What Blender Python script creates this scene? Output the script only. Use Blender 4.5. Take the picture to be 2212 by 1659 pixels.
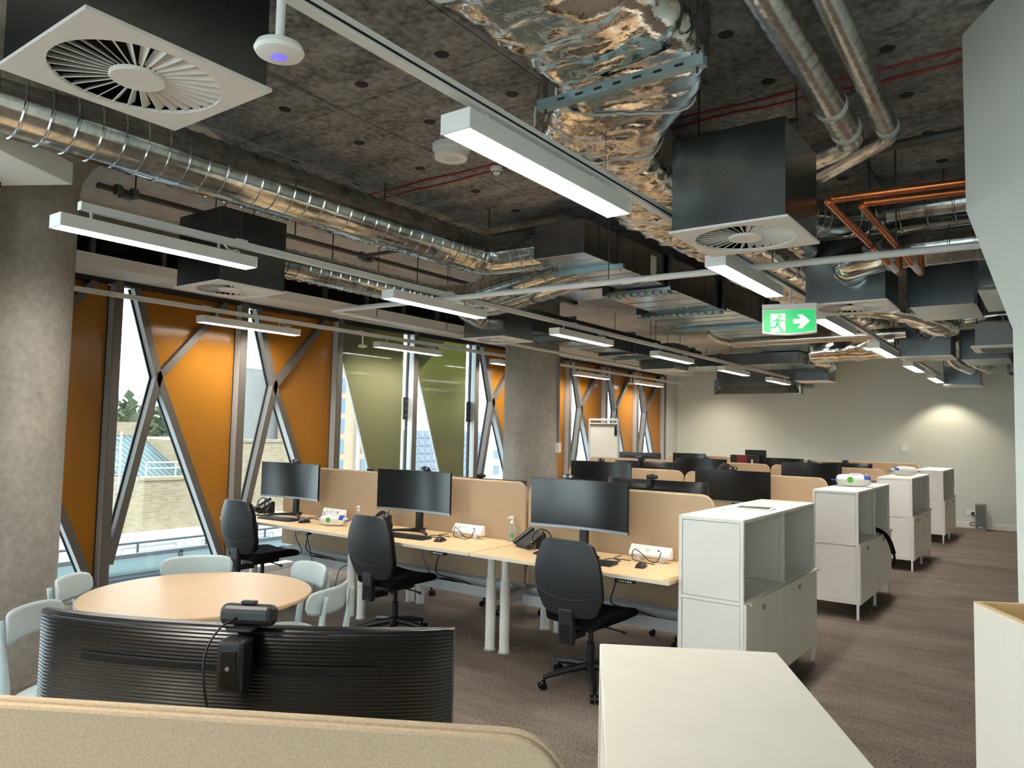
import bpy, bmesh, math, random
from mathutils import Vector, Matrix, noise as mnoise
random.seed(7)
for o in list(bpy.data.objects): bpy.data.objects.remove(o)
SC = bpy.context.scene
COL = SC.collection
R = math.radians
# ---------------------------------------------------------------- camera
IW, IH, FPX, CZ = 2212.0, 1659.0, 1616.5, 1.67
YAW, PITCH, ROLL = R(36.02), R(3.60), R(1.2408)
fw = Vector((-math.sin(YAW)*math.cos(PITCH), math.cos(YAW)*math.cos(PITCH), math.sin(PITCH)))
rt0 = Vector((math.cos(YAW), math.sin(YAW), 0)); up0 = rt0.cross(fw)
rt = rt0*math.cos(ROLL)+up0*math.sin(ROLL); up = -rt0*math.sin(ROLL)+up0*math.cos(ROLL)
CP = Vector((0, 0, CZ))
cd = bpy.data.cameras.new('camera'); cam = bpy.data.objects.new('camera', cd); COL.objects.link(cam)
cam.matrix_world = Matrix(((rt.x, up.x, -fw.x, 0), (rt.y, up.y, -fw.y, 0), (rt.z, up.z, -fw.z, CZ), (0, 0, 0, 1)))
cd.sensor_fit = 'HORIZONTAL'; cd.sensor_width = 36.0; cd.lens = FPX/IW*36.0
cd.clip_start = 0.05; cd.clip_end = 500
SC.camera = cam
def ray(x, y):
    return rt*((x-IW/2)/FPX) - up*((y-IH/2)/FPX) + fw
def at_x(x, y, X): d = ray(x, y); return CP+d*(X/d.x)
def at_y(x, y, Y): d = ray(x, y); return CP+d*(Y/d.y)
def at_z(x, y, Z): d = ray(x, y); return CP+d*((Z-CZ)/d.z)
# ---------------------------------------------------------------- world, sun, exposure
SC.view_settings.view_transform = 'Standard'; SC.view_settings.look = 'None'
SC.view_settings.gamma = 1.0; SC.view_settings.use_curve_mapping = False
SC.view_settings.exposure = 1.32
SKY_STRENGTH = 3.2
LAMP_L = 50.0           # emission of the linear luminaires
LAMP_COL = (1.0, 0.95, 0.87)
wd = bpy.data.worlds.new('sky'); SC.world = wd; wd.use_nodes = True
wn, wl = wd.node_tree.nodes, wd.node_tree.links
wn.clear()
wo = wn.new('ShaderNodeOutputWorld'); wb = wn.new('ShaderNodeBackground')
wt = wn.new('ShaderNodeTexCoord'); wm = wn.new('ShaderNodeMapping'); wm.inputs['Scale'].default_value = (1.6, 1.6, 7.0)
wz = wn.new('ShaderNodeTexNoise'); wz.inputs['Scale'].default_value = 1.7; wz.inputs['Detail'].default_value = 4
wr = wn.new('ShaderNodeValToRGB')
wr.color_ramp.elements[0].position = 0.36; wr.color_ramp.elements[0].color = (0.26, 0.33, 0.37, 1)
wr.color_ramp.elements[1].position = 0.56; wr.color_ramp.elements[1].color = (0.86, 0.95, 1.0, 1)
wl.new(wt.outputs['Generated'], wm.inputs[0]); wl.new(wm.outputs[0], wz.inputs[0]); wl.new(wz.outputs['Fac'], wr.inputs[0])
wl.new(wr.outputs[0], wb.inputs[0]); wb.inputs[1].default_value = SKY_STRENGTH; wl.new(wb.outputs[0], wo.inputs[0])
sl = bpy.data.lights.new('sun', 'SUN'); sun = bpy.data.objects.new('sun', sl); COL.objects.link(sun)
sl.energy = 1.0; sl.angle = R(8); sl.color = (1, .95, .86)
sun.rotation_euler = Vector((-0.62, 0.30, -0.62)).to_track_quat('-Z', 'Y').to_euler(); sun.location = (10, -5, 30)
# ---------------------------------------------------------------- materials
def s2l(c):
    return tuple((x/255/12.92 if x/255 <= .04045 else ((x/255+.055)/1.055)**2.4) for x in c)
MT = {}
OUT = .40   # the sunny buildings outside, kept in range beside the interior exposure
def mat(name, rgb, rough=.5, metal=0., nz=None, bump=None, coat=0., spec=.5, emit=None, alpha=None, stretch=None):
    m = bpy.data.materials.new(name); m.use_nodes = True; MT[name] = m
    n, l = m.node_tree.nodes, m.node_tree.links; p = n['Principled BSDF']
    c = s2l(rgb)
    if name.startswith('out_') or name == 'leaf': c = tuple(x*OUT for x in c)
    p.inputs['Base Color'].default_value = (*c, 1)
    p.inputs['Roughness'].default_value = rough; p.inputs['Metallic'].default_value = metal
    p.inputs['Specular IOR Level'].default_value = spec; p.inputs['Coat Weight'].default_value = coat
    if emit: p.inputs['Emission Color'].default_value = (*s2l(emit[0]), 1); p.inputs['Emission Strength'].default_value = emit[1]
    if nz or bump:
        tc = n.new('ShaderNodeTexCoord'); mp = n.new('ShaderNodeMapping'); l.new(tc.outputs['Object'], mp.inputs[0])
        if stretch: mp.inputs['Scale'].default_value = stretch
    if nz:
        t = n.new('ShaderNodeTexNoise'); t.inputs['Scale'].default_value = nz[0]; t.inputs['Detail'].default_value = nz[2] if len(nz) > 2 else 4
        l.new(mp.outputs[0], t.inputs[0]); r = n.new('ShaderNodeValToRGB'); a = nz[1]
        r.color_ramp.elements[0].position = .3; r.color_ramp.elements[1].position = .7
        r.color_ramp.elements[0].color = (*[x*(1-a) for x in c], 1); r.color_ramp.elements[1].color = (*[min(1, x*(1+a)) for x in c], 1)
        l.new(t.outputs['Fac'], r.inputs[0]); l.new(r.outputs[0], p.inputs['Base Color'])
    if bump:
        t = n.new('ShaderNodeTexNoise'); t.inputs['Scale'].default_value = bump[0]; t.inputs['Detail'].default_value = 5
        l.new(mp.outputs[0], t.inputs[0]); b = n.new('ShaderNodeBump'); b.inputs['Strength'].default_value = bump[1]
        b.inputs['Distance'].default_value = bump[2] if len(bump) > 2 else .01
        l.new(t.outputs['Fac'], b.inputs['Height']); l.new(b.outputs[0], p.inputs['Normal'])
    return m
mat('white_metal', (238, 236, 230), .42)
mat('lamp_white', (226, 226, 222), .45)
mat('white_plastic', (240, 240, 236), .4)
mat('plate_white', (236, 233, 226), .5)
mat('black_plastic', (20, 20, 22), .42)
mat('monitor_back', (9, 9, 10), .28)
mat('black_gloss', (10, 11, 13), .22)
mat('black_fabric', (11, 11, 13), .95, spec=.2)
mat('chair_shell', (34, 36, 40), .5)
mat('screen', (9, 11, 14), .2, spec=.6)
mat('silver', (150, 156, 164), .35, .7)
mat('desk_top', (228, 196, 152), .4, nz=(3.5, .05), stretch=(.4, 6, 1))
mat('desk_edge', (232, 220, 200), .5)
mat('table_top', (182, 154, 120), .38, nz=(3.0, .04))
mat('tray_grey', (196, 200, 202), .5)
mat('chair_blue', (168, 181, 182), .42)
mat('felt', (186, 164, 137), .95, nz=(260., .10, 2), bump=(420., .2, .0015), spec=.15)
mat('wall_sage', (216, 222, 215), .75, nz=(.6, .03), spec=.25)
mat('white_paint', (232, 231, 226), .6)
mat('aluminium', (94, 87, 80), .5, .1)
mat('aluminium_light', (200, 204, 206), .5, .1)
mat('gasket', (10, 10, 11), .6)
mat('orange_glass', (156, 102, 30), .2, spec=.4, nz=(.7, .06))
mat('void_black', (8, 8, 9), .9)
mat('stud_grey', (110, 112, 112), .5, .4)
mat('rod', (70, 74, 76), .45, .6)
mat('rail_blue', (150, 172, 176), .4, .75, nz=(8., .1))
mat('copper', (196, 118, 74), .3, 1., nz=(7., .15))
mat('red_cable', (150, 28, 34), .5)
mat('grey_cable', (150, 150, 146), .6)
mat('black_cable', (14, 14, 16), .5)
mat('blue_cable', (36, 60, 110), .5)
mat('pvc', (222, 224, 220), .4)
mat('dark_pipe', (92, 88, 82), .55, .35, nz=(6., .15))
mat('hair', (36, 24, 17), .8, bump=(90., .6, .01))
mat('skin', (196, 150, 122), .55)
mat('navy', (34, 40, 58), .9)
mat('ply', (214, 184, 140), .6)
mat('cream_lam', (230, 226, 214), .5, nz=(2., .02), stretch=(6, 6, .4))
mat('fixing', (40, 38, 38), .8)
mat('glow_white', (240, 245, 245), .5, emit=((225, 240, 235), 1.0))
mat('glow_green', (20, 140, 70), .4, emit=((30, 165, 90), .5))
mat('purple_lens', (120, 110, 190), .3, emit=((120, 110, 220), .35))
mat('red_card', (120, 24, 28), .6)
mat('blue_pack', (30, 62, 150), .4)
mat('pack_white', (240, 240, 238), .35)
mat('green_mark', (70, 150, 60), .5)
mat('label_paper', (205, 203, 196), .7)
mat('tablet_glass', (70, 76, 80), .15)
mat('duct_tape', (200, 200, 198), .5)
mat('coil_grey', (150, 152, 150), .5, .3)
# outside
mat('out_white', (225, 230, 235), .8)
mat('out_glass', (120, 145, 165), .3)
mat('out_concrete', (190, 192, 192), .9, nz=(.8, .08))
mat('deck_pale', (126, 130, 136), .9, nz=(.7, .1))
mat('out_rail', (120, 124, 130), .5, .3)
mat('out_rail_white', (225, 228, 230), .6)
mat('out_frost', (190, 222, 226), .35)
mat('out_base', (86, 96, 108), .7)
mat('leaf', (96, 108, 70), .9, nz=(1.2, .35))
mat('bark', (90, 80, 66), .9)
mat('out_tile', (150, 160, 174), .7)
mat('ground', (190, 188, 182), .95, nz=(.2, .1))

def nodes_of(name):
    m = MT[name]; return m, m.node_tree.nodes, m.node_tree.links
# carpet: streaky brown grey loop pile
mat('carpet', (104, 94, 86), .97, spec=.1)
m, n, l = nodes_of('carpet'); p = n['Principled BSDF']
tc = n.new('ShaderNodeTexCoord')
def chain(sc, scale, det=3):
    mp = n.new('ShaderNodeMapping'); mp.inputs['Scale'].default_value = sc; l.new(tc.outputs['Object'], mp.inputs[0])
    t = n.new('ShaderNodeTexNoise'); t.inputs['Scale'].default_value = scale; t.inputs['Detail'].default_value = det; l.new(mp.outputs[0], t.inputs[0]); return t
t1 = chain((.5, 1.6, 1), 1.6, 4); t2 = chain((70, 130, 60), 1.0, 2); t3 = chain((2.5, 11, 1), 1.5, 3)
def mul_add(a_, f, c_=None):
    k_ = n.new('ShaderNodeMath'); k_.operation = 'MULTIPLY_ADD'; l.new(a_, k_.inputs[0]); k_.inputs[1].default_value = f
    if c_ is None: k_.inputs[2].default_value = 0
    else: l.new(c_, k_.inputs[2])
    return k_.outputs[0]
mixv = mul_add(t2.outputs['Fac'], .62, mul_add(t1.outputs['Fac'], .22, mul_add(t3.outputs['Fac'], .16)))
rp = n.new('ShaderNodeValToRGB'); l.new(mixv, rp.inputs[0])
rp.color_ramp.elements[0].position = .34; rp.color_ramp.elements[0].color = (*s2l((58, 51, 46)), 1)
rp.color_ramp.elements[1].position = .68; rp.color_ramp.elements[1].color = (*s2l((140, 127, 116)), 1)
l.new(rp.outputs[0], p.inputs['Base Color'])
bp = n.new('ShaderNodeBump'); bp.inputs['Strength'].default_value = .5; bp.inputs['Distance'].default_value = .006
l.new(t2.outputs['Fac'], bp.inputs['Height']); l.new(bp.outputs[0], p.inputs['Normal'])
def two_scale(name, rgb_lo, rgb_hi, s1, s2, w=.5, rough=.85, bumpd=.004, st=(1, 1, 1), metal=0., lo=.35, hi=.65, spec=.3):
    mat(name, rgb_lo, rough, metal, spec=spec)
    m, n, l = nodes_of(name); p = n['Principled BSDF']; tc = n.new('ShaderNodeTexCoord')
    mp = n.new('ShaderNodeMapping'); mp.inputs['Scale'].default_value = st; l.new(tc.outputs['Object'], mp.inputs[0])
    a = n.new('ShaderNodeTexNoise'); a.inputs['Scale'].default_value = s1; a.inputs['Detail'].default_value = 6; l.new(mp.outputs[0], a.inputs[0])
    b = n.new('ShaderNodeTexNoise'); b.inputs['Scale'].default_value = s2; b.inputs['Detail'].default_value = 4; l.new(tc.outputs['Object'], b.inputs[0])
    x = n.new('ShaderNodeMix'); x.data_type = 'FLOAT'; x.inputs[0].default_value = w; l.new(a.outputs['Fac'], x.inputs[2]); l.new(b.outputs['Fac'], x.inputs[3])
    r = n.new('ShaderNodeValToRGB'); r.color_ramp.elements[0].position = lo; r.color_ramp.elements[1].position = hi
    r.color_ramp.elements[0].color = (*s2l(rgb_lo), 1); r.color_ramp.elements[1].color = (*s2l(rgb_hi), 1)
    l.new(x.outputs[0], r.inputs[0]); l.new(r.outputs[0], p.inputs['Base Color'])
    if bumpd:
        bb = n.new('ShaderNodeBump'); bb.inputs['Strength'].default_value = .5; bb.inputs['Distance'].default_value = bumpd
        l.new(x.outputs[0], bb.inputs['Height']); l.new(bb.outputs[0], p.inputs['Normal'])
    return m
two_scale('board', (84, 84, 84), (164, 162, 159), 2.2, 26., .55, .95, .006, (1, 2.4, 1), lo=.34, hi=.66, spec=.1)
two_scale('soffit_concrete', (166, 163, 156), (216, 212, 204), 1.4, 14., .4, .85, .003)
two_scale('column_concrete', (124, 119, 112), (166, 160, 151), 1.6, 22., .35, .7, .002, (1, 1, .5))
two_scale('galv', (140, 146, 148), (172, 178, 178), 2.0, 60., .5, .2, .0006, metal=1., lo=.38, hi=.62)
two_scale('galv_spiral', (150, 154, 152), (205, 208, 204), 4.0, 30., .4, .15, .0006, metal=1., lo=.38, hi=.62)
two_scale('galv_dark', (106, 112, 114), (124, 130, 132), 1.6, 70., .55, .27, .0006, metal=1., lo=.36, hi=.64)
two_scale('foil', (205, 200, 190), (236, 232, 224), 3., 22., .5, .12, .012, metal=1.)
two_scale('foil_pipe', (186, 184, 178), (226, 224, 216), 9., 60., .6, .26, .004, metal=1.)
# clear glazing
def schlick(n, l):
    lw = n.new('ShaderNodeLayerWeight'); lw.inputs[0].default_value = .5
    pw = n.new('ShaderNodeMath'); pw.operation = 'POWER'; pw.inputs[1].default_value = 4.0; l.new(lw.outputs['Facing'], pw.inputs[0])
    ma = n.new('ShaderNodeMath'); ma.operation = 'MULTIPLY_ADD'; ma.inputs[1].default_value = .45; ma.inputs[2].default_value = .025; l.new(pw.outputs[0], ma.inputs[0]); return ma
m = bpy.data.materials.new('clear_glass'); MT['clear_glass'] = m; m.use_nodes = True; n, l = m.node_tree.nodes, m.node_tree.links; n.clear()
o_ = n.new('ShaderNodeOutputMaterial'); tr = n.new('ShaderNodeBsdfTransparent'); tr.inputs[0].default_value = (.93, .97, .97, 1)
gl = n.new('ShaderNodeBsdfGlossy'); gl.inputs['Roughness'].default_value = .02; fr = schlick(n, l)
mxs = n.new('ShaderNodeMixShader'); l.new(fr.outputs[0], mxs.inputs[0]); l.new(tr.outputs[0], mxs.inputs[1]); l.new(gl.outputs[0], mxs.inputs[2]); l.new(mxs.outputs[0], o_.inputs[0])
def tinted(name, tcol, dcol, f):
    m = bpy.data.materials.new(name); MT[name] = m; m.use_nodes = True; n, l = m.node_tree.nodes, m.node_tree.links; n.clear()
    o_ = n.new('ShaderNodeOutputMaterial'); tr = n.new('ShaderNodeBsdfTransparent'); tr.inputs[0].default_value = (*tcol, 1)
    df = n.new('ShaderNodeBsdfDiffuse'); df.inputs[0].default_value = (*dcol, 1); a = n.new('ShaderNodeMixShader'); a.inputs[0].default_value = f
    gl = n.new('ShaderNodeBsdfGlossy'); gl.inputs['Roughness'].default_value = .04; fr = schlick(n, l)
    b = n.new('ShaderNodeMixShader'); l.new(tr.outputs[0], a.inputs[1]); l.new(df.outputs[0], a.inputs[2])
    l.new(fr.outputs[0], b.inputs[0]); l.new(a.outputs[0], b.inputs[1]); l.new(gl.outputs[0], b.inputs[2]); l.new(b.outputs[0], o_.inputs[0])
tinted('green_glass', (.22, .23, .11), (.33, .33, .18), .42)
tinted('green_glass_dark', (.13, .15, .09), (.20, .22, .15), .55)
tinted('bottle_clear', (.9, .95, .95), (.8, .85, .85), .12)
# luminaire glow
m = bpy.data.materials.new('lamp_glow'); MT['lamp_glow'] = m; m.use_nodes = True; n, l = m.node_tree.nodes, m.node_tree.links; n.clear()
o_ = n.new('ShaderNodeOutputMaterial'); em = n.new('ShaderNodeEmission'); em.inputs[0].default_value = (*LAMP_COL, 1); em.inputs[1].default_value = LAMP_L; l.new(em.outputs[0], o_.inputs[0])
# brick + corrugated roof outside
mat('out_brick', (206, 184, 146), .9)
m, n, l = nodes_of('out_brick'); p = n['Principled BSDF']; tc = n.new('ShaderNodeTexCoord')
sx = n.new('ShaderNodeSeparateXYZ'); l.new(tc.outputs['Object'], sx.inputs[0]); cb = n.new('ShaderNodeCombineXYZ')
ad = n.new('ShaderNodeMath'); l.new(sx.outputs[0], ad.inputs[0]); l.new(sx.outputs[1], ad.inputs[1]); l.new(ad.outputs[0], cb.inputs[0]); l.new(sx.outputs[2], cb.inputs[1])
bt = n.new('ShaderNodeTexBrick'); l.new(cb.outputs[0], bt.inputs[0]); bt.inputs['Scale'].default_value = 1.0
bt.inputs['Brick Width'].default_value = .24; bt.inputs['Row Height'].default_value = .086; bt.inputs['Mortar Size'].default_value = .008
bt.inputs['Color1'].default_value = (.25, .195, .12, 1); bt.inputs['Color2'].default_value = (.20, .145, .082, 1); bt.inputs['Mortar'].default_value = (.24, .215, .175, 1)
l.new(bt.outputs[0], p.inputs['Base Color'])
mat('out_brick_pink', (224, 190, 160), .9)
mat('out_roof', (110, 134, 138), .6)
m, n, l = nodes_of('out_roof'); p = n['Principled BSDF']; tc = n.new('ShaderNodeTexCoord')
wv = n.new('ShaderNodeTexWave'); wv.bands_direction = 'Y'; wv.inputs['Scale'].default_value = 1.6; l.new(tc.outputs['Object'], wv.inputs[0])
r = n.new('ShaderNodeValToRGB'); r.color_ramp.elements[0].color = (.035, .058, .066, 1); r.color_ramp.elements[1].color = (.10, .14, .145, 1); l.new(wv.outputs['Fac'], r.inputs[0]); l.new(r.outputs[0], p.inputs['Base Color'])
# ---------------------------------------------------------------- mesh helpers
class MB:
    def __init__(s): s.v = []; s.f = []
    def add(s, vs, fs):
        k = len(s.v); s.v += [Vector(v) for v in vs]; s.f += [tuple(i+k for i in f) for f in fs]; return s
    def box(s, x0, x1, y0, y1, z0, z1):
        return s.add([(x0,y0,z0),(x1,y0,z0),(x1,y1,z0),(x0,y1,z0),(x0,y0,z1),(x1,y0,z1),(x1,y1,z1),(x0,y1,z1)],
                     [(0,3,2,1),(4,5,6,7),(0,1,5,4),(1,2,6,5),(2,3,7,6),(3,0,4,7)])
    def prism(s, poly, ax, lo, hi):
        # poly: list of 2d points in the two axes other than ax (order x,y,z without ax)
        n = len(poly)
        def P(p, t):
            q = list(p); q.insert({'x':0,'y':1,'z':2}[ax], t); return q
        area = sum(poly[i][0]*poly[(i+1)%n][1]-poly[(i+1)%n][0]*poly[i][1] for i in range(n))
        if area < 0: poly = poly[::-1]
        fl = ax == 'y'
        vs = [P(p, lo) for p in poly]+[P(p, hi) for p in poly]
        fs = [tuple(range(n))[::-1], tuple(range(n, 2*n))]+[(i, (i+1)%n, n+(i+1)%n, n+i) for i in range(n)]
        if fl: fs = [f[::-1] for f in fs]
        return s.add(vs, fs)
    def cyl(s, p0, p1, r, seg=16, r2=None): return s.sweep([p0, p1], [r, r if r2 is None else r2], seg)
    def sweep(s, path, rad, seg=12, caps=True, sect=None, upv=None):
        path = [Vector(p) for p in path]; n = len(path)
        if not isinstance(rad, (list, tuple)): rad = [rad]*n
        T = []
        for i in range(n):
            a = path[max(i-1, 0)]; b = path[min(i+1, n-1)]; d = b-a
            T.append(d.normalized() if d.length > 1e-9 else (T[-1] if T else Vector((0,0,1))))
        ref = Vector(upv) if upv else (Vector((0,0,1)) if abs(T[0].z) < .9 else Vector((1,0,0)))
        N = (ref-T[0]*ref.dot(T[0])).normalized(); k = len(s.v)
        m = len(sect) if sect else seg
        for i in range(n):
            if upv: N = (Vector(upv)-T[i]*Vector(upv).dot(T[i])).normalized()
            else: N = (N-T[i]*N.dot(T[i])).normalized()
            Bv = T[i].cross(N)
            for j in range(m):
                if sect: a, b = sect[j]; off = Bv*(a*rad[i])+N*(b*rad[i])
                else:
                    t = 2*math.pi*j/seg; off = (N*math.cos(t)+Bv*math.sin(t))*rad[i]
                s.v.append(path[i]+off)
        for i in range(n-1):
            for j in range(m):
                j2 = (j+1) % m; s.f.append((k+i*m+j, k+i*m+j2, k+(i+1)*m+j2, k+(i+1)*m+j))
        if caps:
            s.f.append(tuple(k+j for j in range(m))[::-1]); s.f.append(tuple(k+(n-1)*m+j for j in range(m)))
        return s
    def lathe(s, prof, seg=24, c=(0,0,0), ax='z'):
        k = len(s.v); m = len(prof)
        for r, h in prof:
            for j in range(seg):
                t = 2*math.pi*j/seg; a, b = r*math.cos(t), r*math.sin(t)
                q = (a, b, h) if ax == 'z' else ((a, h, b) if ax == 'y' else (h, a, b))
                s.v.append(Vector(q)+Vector(c))
        for i in range(m-1):
            for j in range(seg):
                j2 = (j+1) % seg; f = (k+i*seg+j, k+i*seg+j2, k+(i+1)*seg+j2, k+(i+1)*seg+j)
                s.f.append(f if ax != 'y' else f[::-1])
        a = tuple(k+j for j in range(seg))[::-1]; b = tuple(k+(m-1)*seg+j for j in range(seg))
        s.f += [a, b] if ax != 'y' else [a[::-1], b[::-1]]
        return s
    def slab(s, fr, bk, nu, nv):
        # closed sheet between two parametric surfaces, u in [-1,1], v in [0,1]
        k = len(s.v); c = (nu+1)*(nv+1)
        for g in (fr, bk):
            for j in range(nv+1):
                for i in range(nu+1): s.v.append(Vector(g(-1+2*i/nu, j/nv)))
        q = lambda i, j, b=0: k+b*c+j*(nu+1)+i
        for j in range(nv):
            for i in range(nu):
                s.f.append((q(i,j), q(i+1,j), q(i+1,j+1), q(i,j+1))); s.f.append((q(i,j,1), q(i,j+1,1), q(i+1,j+1,1), q(i+1,j,1)))
        for i in range(nu):
            s.f.append((q(i,0), q(i,0,1), q(i+1,0,1), q(i+1,0))); s.f.append((q(i,nv), q(i+1,nv), q(i+1,nv,1), q(i,nv,1)))
        for j in range(nv):
            s.f.append((q(0,j), q(0,j+1), q(0,j+1,1), q(0,j,1))); s.f.append((q(nu,j), q(nu,j,1), q(nu,j+1,1), q(nu,j+1)))
        return s
    def tf(s, M, start=0):
        for i in range(start, len(s.v)): s.v[i] = M @ s.v[i]
        return s
    def mesh(s, name):
        me = bpy.data.meshes.new(name); me.from_pydata([tuple(v) for v in s.v], [], s.f); return me
    def build(s, name, mt, parent=None, smooth=False, bevel=0, loc=None, rot=None, seg=2, fix=False, sub=0):
        me = s.mesh(name); me.materials.append(MT[mt])
        if fix:
            b = bmesh.new(); b.from_mesh(me); bmesh.ops.recalc_face_normals(b, faces=b.faces); b.to_mesh(me); b.free()
        if smooth: me.polygons.foreach_set('use_smooth', [True]*len(me.polygons))
        if smooth == 'auto': me.set_sharp_from_angle(angle=R(38))
        o = bpy.data.objects.new(name, me); COL.objects.link(o)
        if parent: o.parent = parent
        if loc is not None: o.location = loc
        if rot is not None: o.rotation_euler = rot
        if bevel:
            d = o.modifiers.new('bevel', 'BEVEL'); d.width = bevel; d.segments = seg; d.limit_method = 'ANGLE'; d.angle_limit = R(40); d.harden_normals = False
        if sub:
            d = o.modifiers.new('sub', 'SUBSURF'); d.levels = sub; d.render_levels = sub
        return o
def B(*a): return MB().box(*a)
def tag(o, label=None, cat=None, group=None, kind=None):
    if label: o['label'] = label
    if cat: o['category'] = cat
    if group: o['group'] = group
    if kind: o['kind'] = kind
    return o
def thing(name, label, cat, loc=(0,0,0), rz=0., group=None, kind=None):
    o = bpy.data.objects.new(name, None); COL.objects.link(o); o.empty_display_size = .1
    o.location = loc; o.rotation_euler = (0, 0, rz)
    return tag(o, label, cat, group, kind)
def copy_tree(o, parent=None):
    c = o.copy(); COL.objects.link(c); c.parent = parent
    for ch in list(o.children): copy_tree(ch, c)
    return c
def dup(o, label=None, loc=None, rz=None, group=None):
    c = copy_tree(o)
    if label: c['label'] = label
    if group: c['group'] = group
    if loc is not None: c.location = loc
    if rz is not None: c.rotation_euler = (0, 0, rz)
    return c
def fillet(pts, rad, n=6):
    pts = [Vector(p) for p in pts]; out = [pts[0]]
    for i in range(1, len(pts)-1):
        a, b, c = pts[i-1], pts[i], pts[i+1]; d1 = (a-b); d2 = (c-b)
        r = min(rad, d1.length*.49, d2.length*.49); p0 = b+d1.normalized()*r; p1 = b+d2.normalized()*r
        for k in range(n+1):
            t = k/n; out.append(p0*(1-t)**2+b*2*t*(1-t)+p1*t*t)
    out.append(pts[-1]); return out
def resample(pts, step):
    pts = [Vector(p) for p in pts]; L = [0]
    for a, b in zip(pts, pts[1:]): L.append(L[-1]+(b-a).length)
    n = max(2, int(L[-1]/step)); out = []; k = 0
    for i in range(n+1):
        s = L[-1]*i/n
        while k < len(L)-2 and L[k+1] < s: k += 1
        d = L[k+1]-L[k]; t = (s-L[k])/d if d > 1e-9 else 0
        out.append(pts[k].lerp(pts[k+1], min(1, max(0, t))))
    return out
def ring_path(pts, r, pitch=.14, h=.006):
    # path points + radii with a raised spiral-lock seam every pitch
    pts = [Vector(p) for p in pts]; P2 = []; Rr = []; s = 0; nxt = pitch*.5
    P2.append(pts[0]); Rr.append(r)
    for a, b in zip(pts, pts[1:]):
        L = (b-a).length; d = (b-a).normalized()
        while nxt < s+L-.012:
            t = nxt-s
            if t > .012:
                for off, hh in ((-.009, 0), (-.004, h), (.004, h), (.009, 0)): P2.append(a+d*(t+off)); Rr.append(r+hh)
            nxt += pitch
        P2.append(b); Rr.append(r); s += L
    return P2, Rr
def spiral_duct(pts, r, bend=.35, pitch=.14):
    return ring_path(fillet(pts, bend, 5), r, pitch)
H30 = R(30)
AX = Vector((math.cos(H30), math.sin(H30), 0)); BX = Vector((-math.sin(H30), math.cos(H30), 0))
def ab(a, b, z=0): return AX*a+BX*b+Vector((0, 0, z))
# ================================================================ structure
CEIL = 3.6
fl = tag(B(-7.55, 7, -6, 17.1, -.25, 0).build('floor', 'carpet'), 'brown grey streaky loop carpet floor', 'floor', kind='structure')
ce = tag(B(-8.2, 7.2, -6.4, 17.3, CEIL, CEIL+.3).build('ceiling', 'soffit_concrete'), 'raw concrete slab soffit lined with dark fibrous insulation boards', 'ceiling', kind='structure')
def panel(poly): return MB().prism(poly, 'z', CEIL-.035, CEIL+.01).build('insulation_board', 'board', ce)
G = .004
xs = [-4.62, -3.42, -2.22, -1.02, .18, 1.4]
pm = {}
for j in range(6):
    y0 = 2.9+2.4*j; y1 = min(y0+2.4, 17.0)
    for i in range(5):
        panel([(xs[i]+G, y0+G), (xs[i+1]-G, y0+G), (xs[i+1]-G, y1-G), (xs[i]+G, y1-G)])
def xb(y): return -4.56+(2.9-y)*.577+.04
for (y0, y1) in ((.5, 2.9), (-1.9, .5)):
    for i in range(5):
        a = xs[i]; b = xs[i+1]; P_ = []
        lo0 = max(a, xb(y0)); lo1 = max(a, xb(y1))
        if lo1 >= b-.05: continue
        if lo0 >= b: P_ = [(lo1+G, y1-G), (b-G, y1-G), (b-G, 2.9-(b-.04+4.56)/.577 if False else y1-(b-xb(y1))/.577)]
        else: P_ = [(lo0+G, y0+G), (b-G, y0+G), (b-G, y1-G), (lo1+G, y1-G)]
        panel(P_)
fd = MB().lathe([(.0, -.004), (.034, -.004), (.038, .0)], 14)
fm = None
for i in range(-3, 4):
    for j in range(-3, 12):
        x = -2.47+.62*i+random.uniform(-.03, .03); y = 2.72+.6*j+random.uniform(-.03, .03)
        if x < xb(min(y, 2.9))+.1: continue
        if fm is None: o = fd.build('fixing_disc', 'fixing', ce); fm = o
        else: o = fm.copy(); COL.objects.link(o)
        o.location = (x, y, CEIL-.035)
# far wall and its skirting
tag(B(-7.75, 1.4, 16.95, 17.1, 0, CEIL).build('wall_far', 'wall_sage'), 'pale sage painted end wall behind the last desk bench', 'wall', kind='structure')
tag(B(-7.4, 1.2, 16.93, 16.95, 0, .11).build('baseboard_far', 'white_paint', bevel=.003), 'low white skirting board along the sage end wall', 'baseboard', kind='structure')
tag(B(1.25, 1.4, 4.6, 16.95, 0, CEIL).build('wall_right', 'wall_sage'), 'sage painted side wall beyond the locker aisle', 'wall', kind='structure')
# building core with its folded bulkhead (runs along the turned axis)
core = MB().prism([(1.90, 0), (5.6, 0), (5.6, CEIL), (1.703, CEIL), (1.708, 2.729), (1.90, 2.178)], 'y', -4.2, 3.588)
co = core.build('wall_core', 'wall_sage'); co.rotation_euler = (0, 0, H30)
tag(co, 'sage painted wall that folds outward into an overhanging bulkhead', 'wall', kind='structure')
bw = MB().box(-3.6, 5.6, -4.45, -4.2, 3.06, CEIL).box(-.52, 5.6, -4.45, -4.2, 0, 3.06).build('wall_back', 'wall_sage'); bw.rotation_euler = (0, 0, H30)
tag(bw, 'plain sage painted wall above the added near end windows', 'wall', kind='structure')
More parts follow.
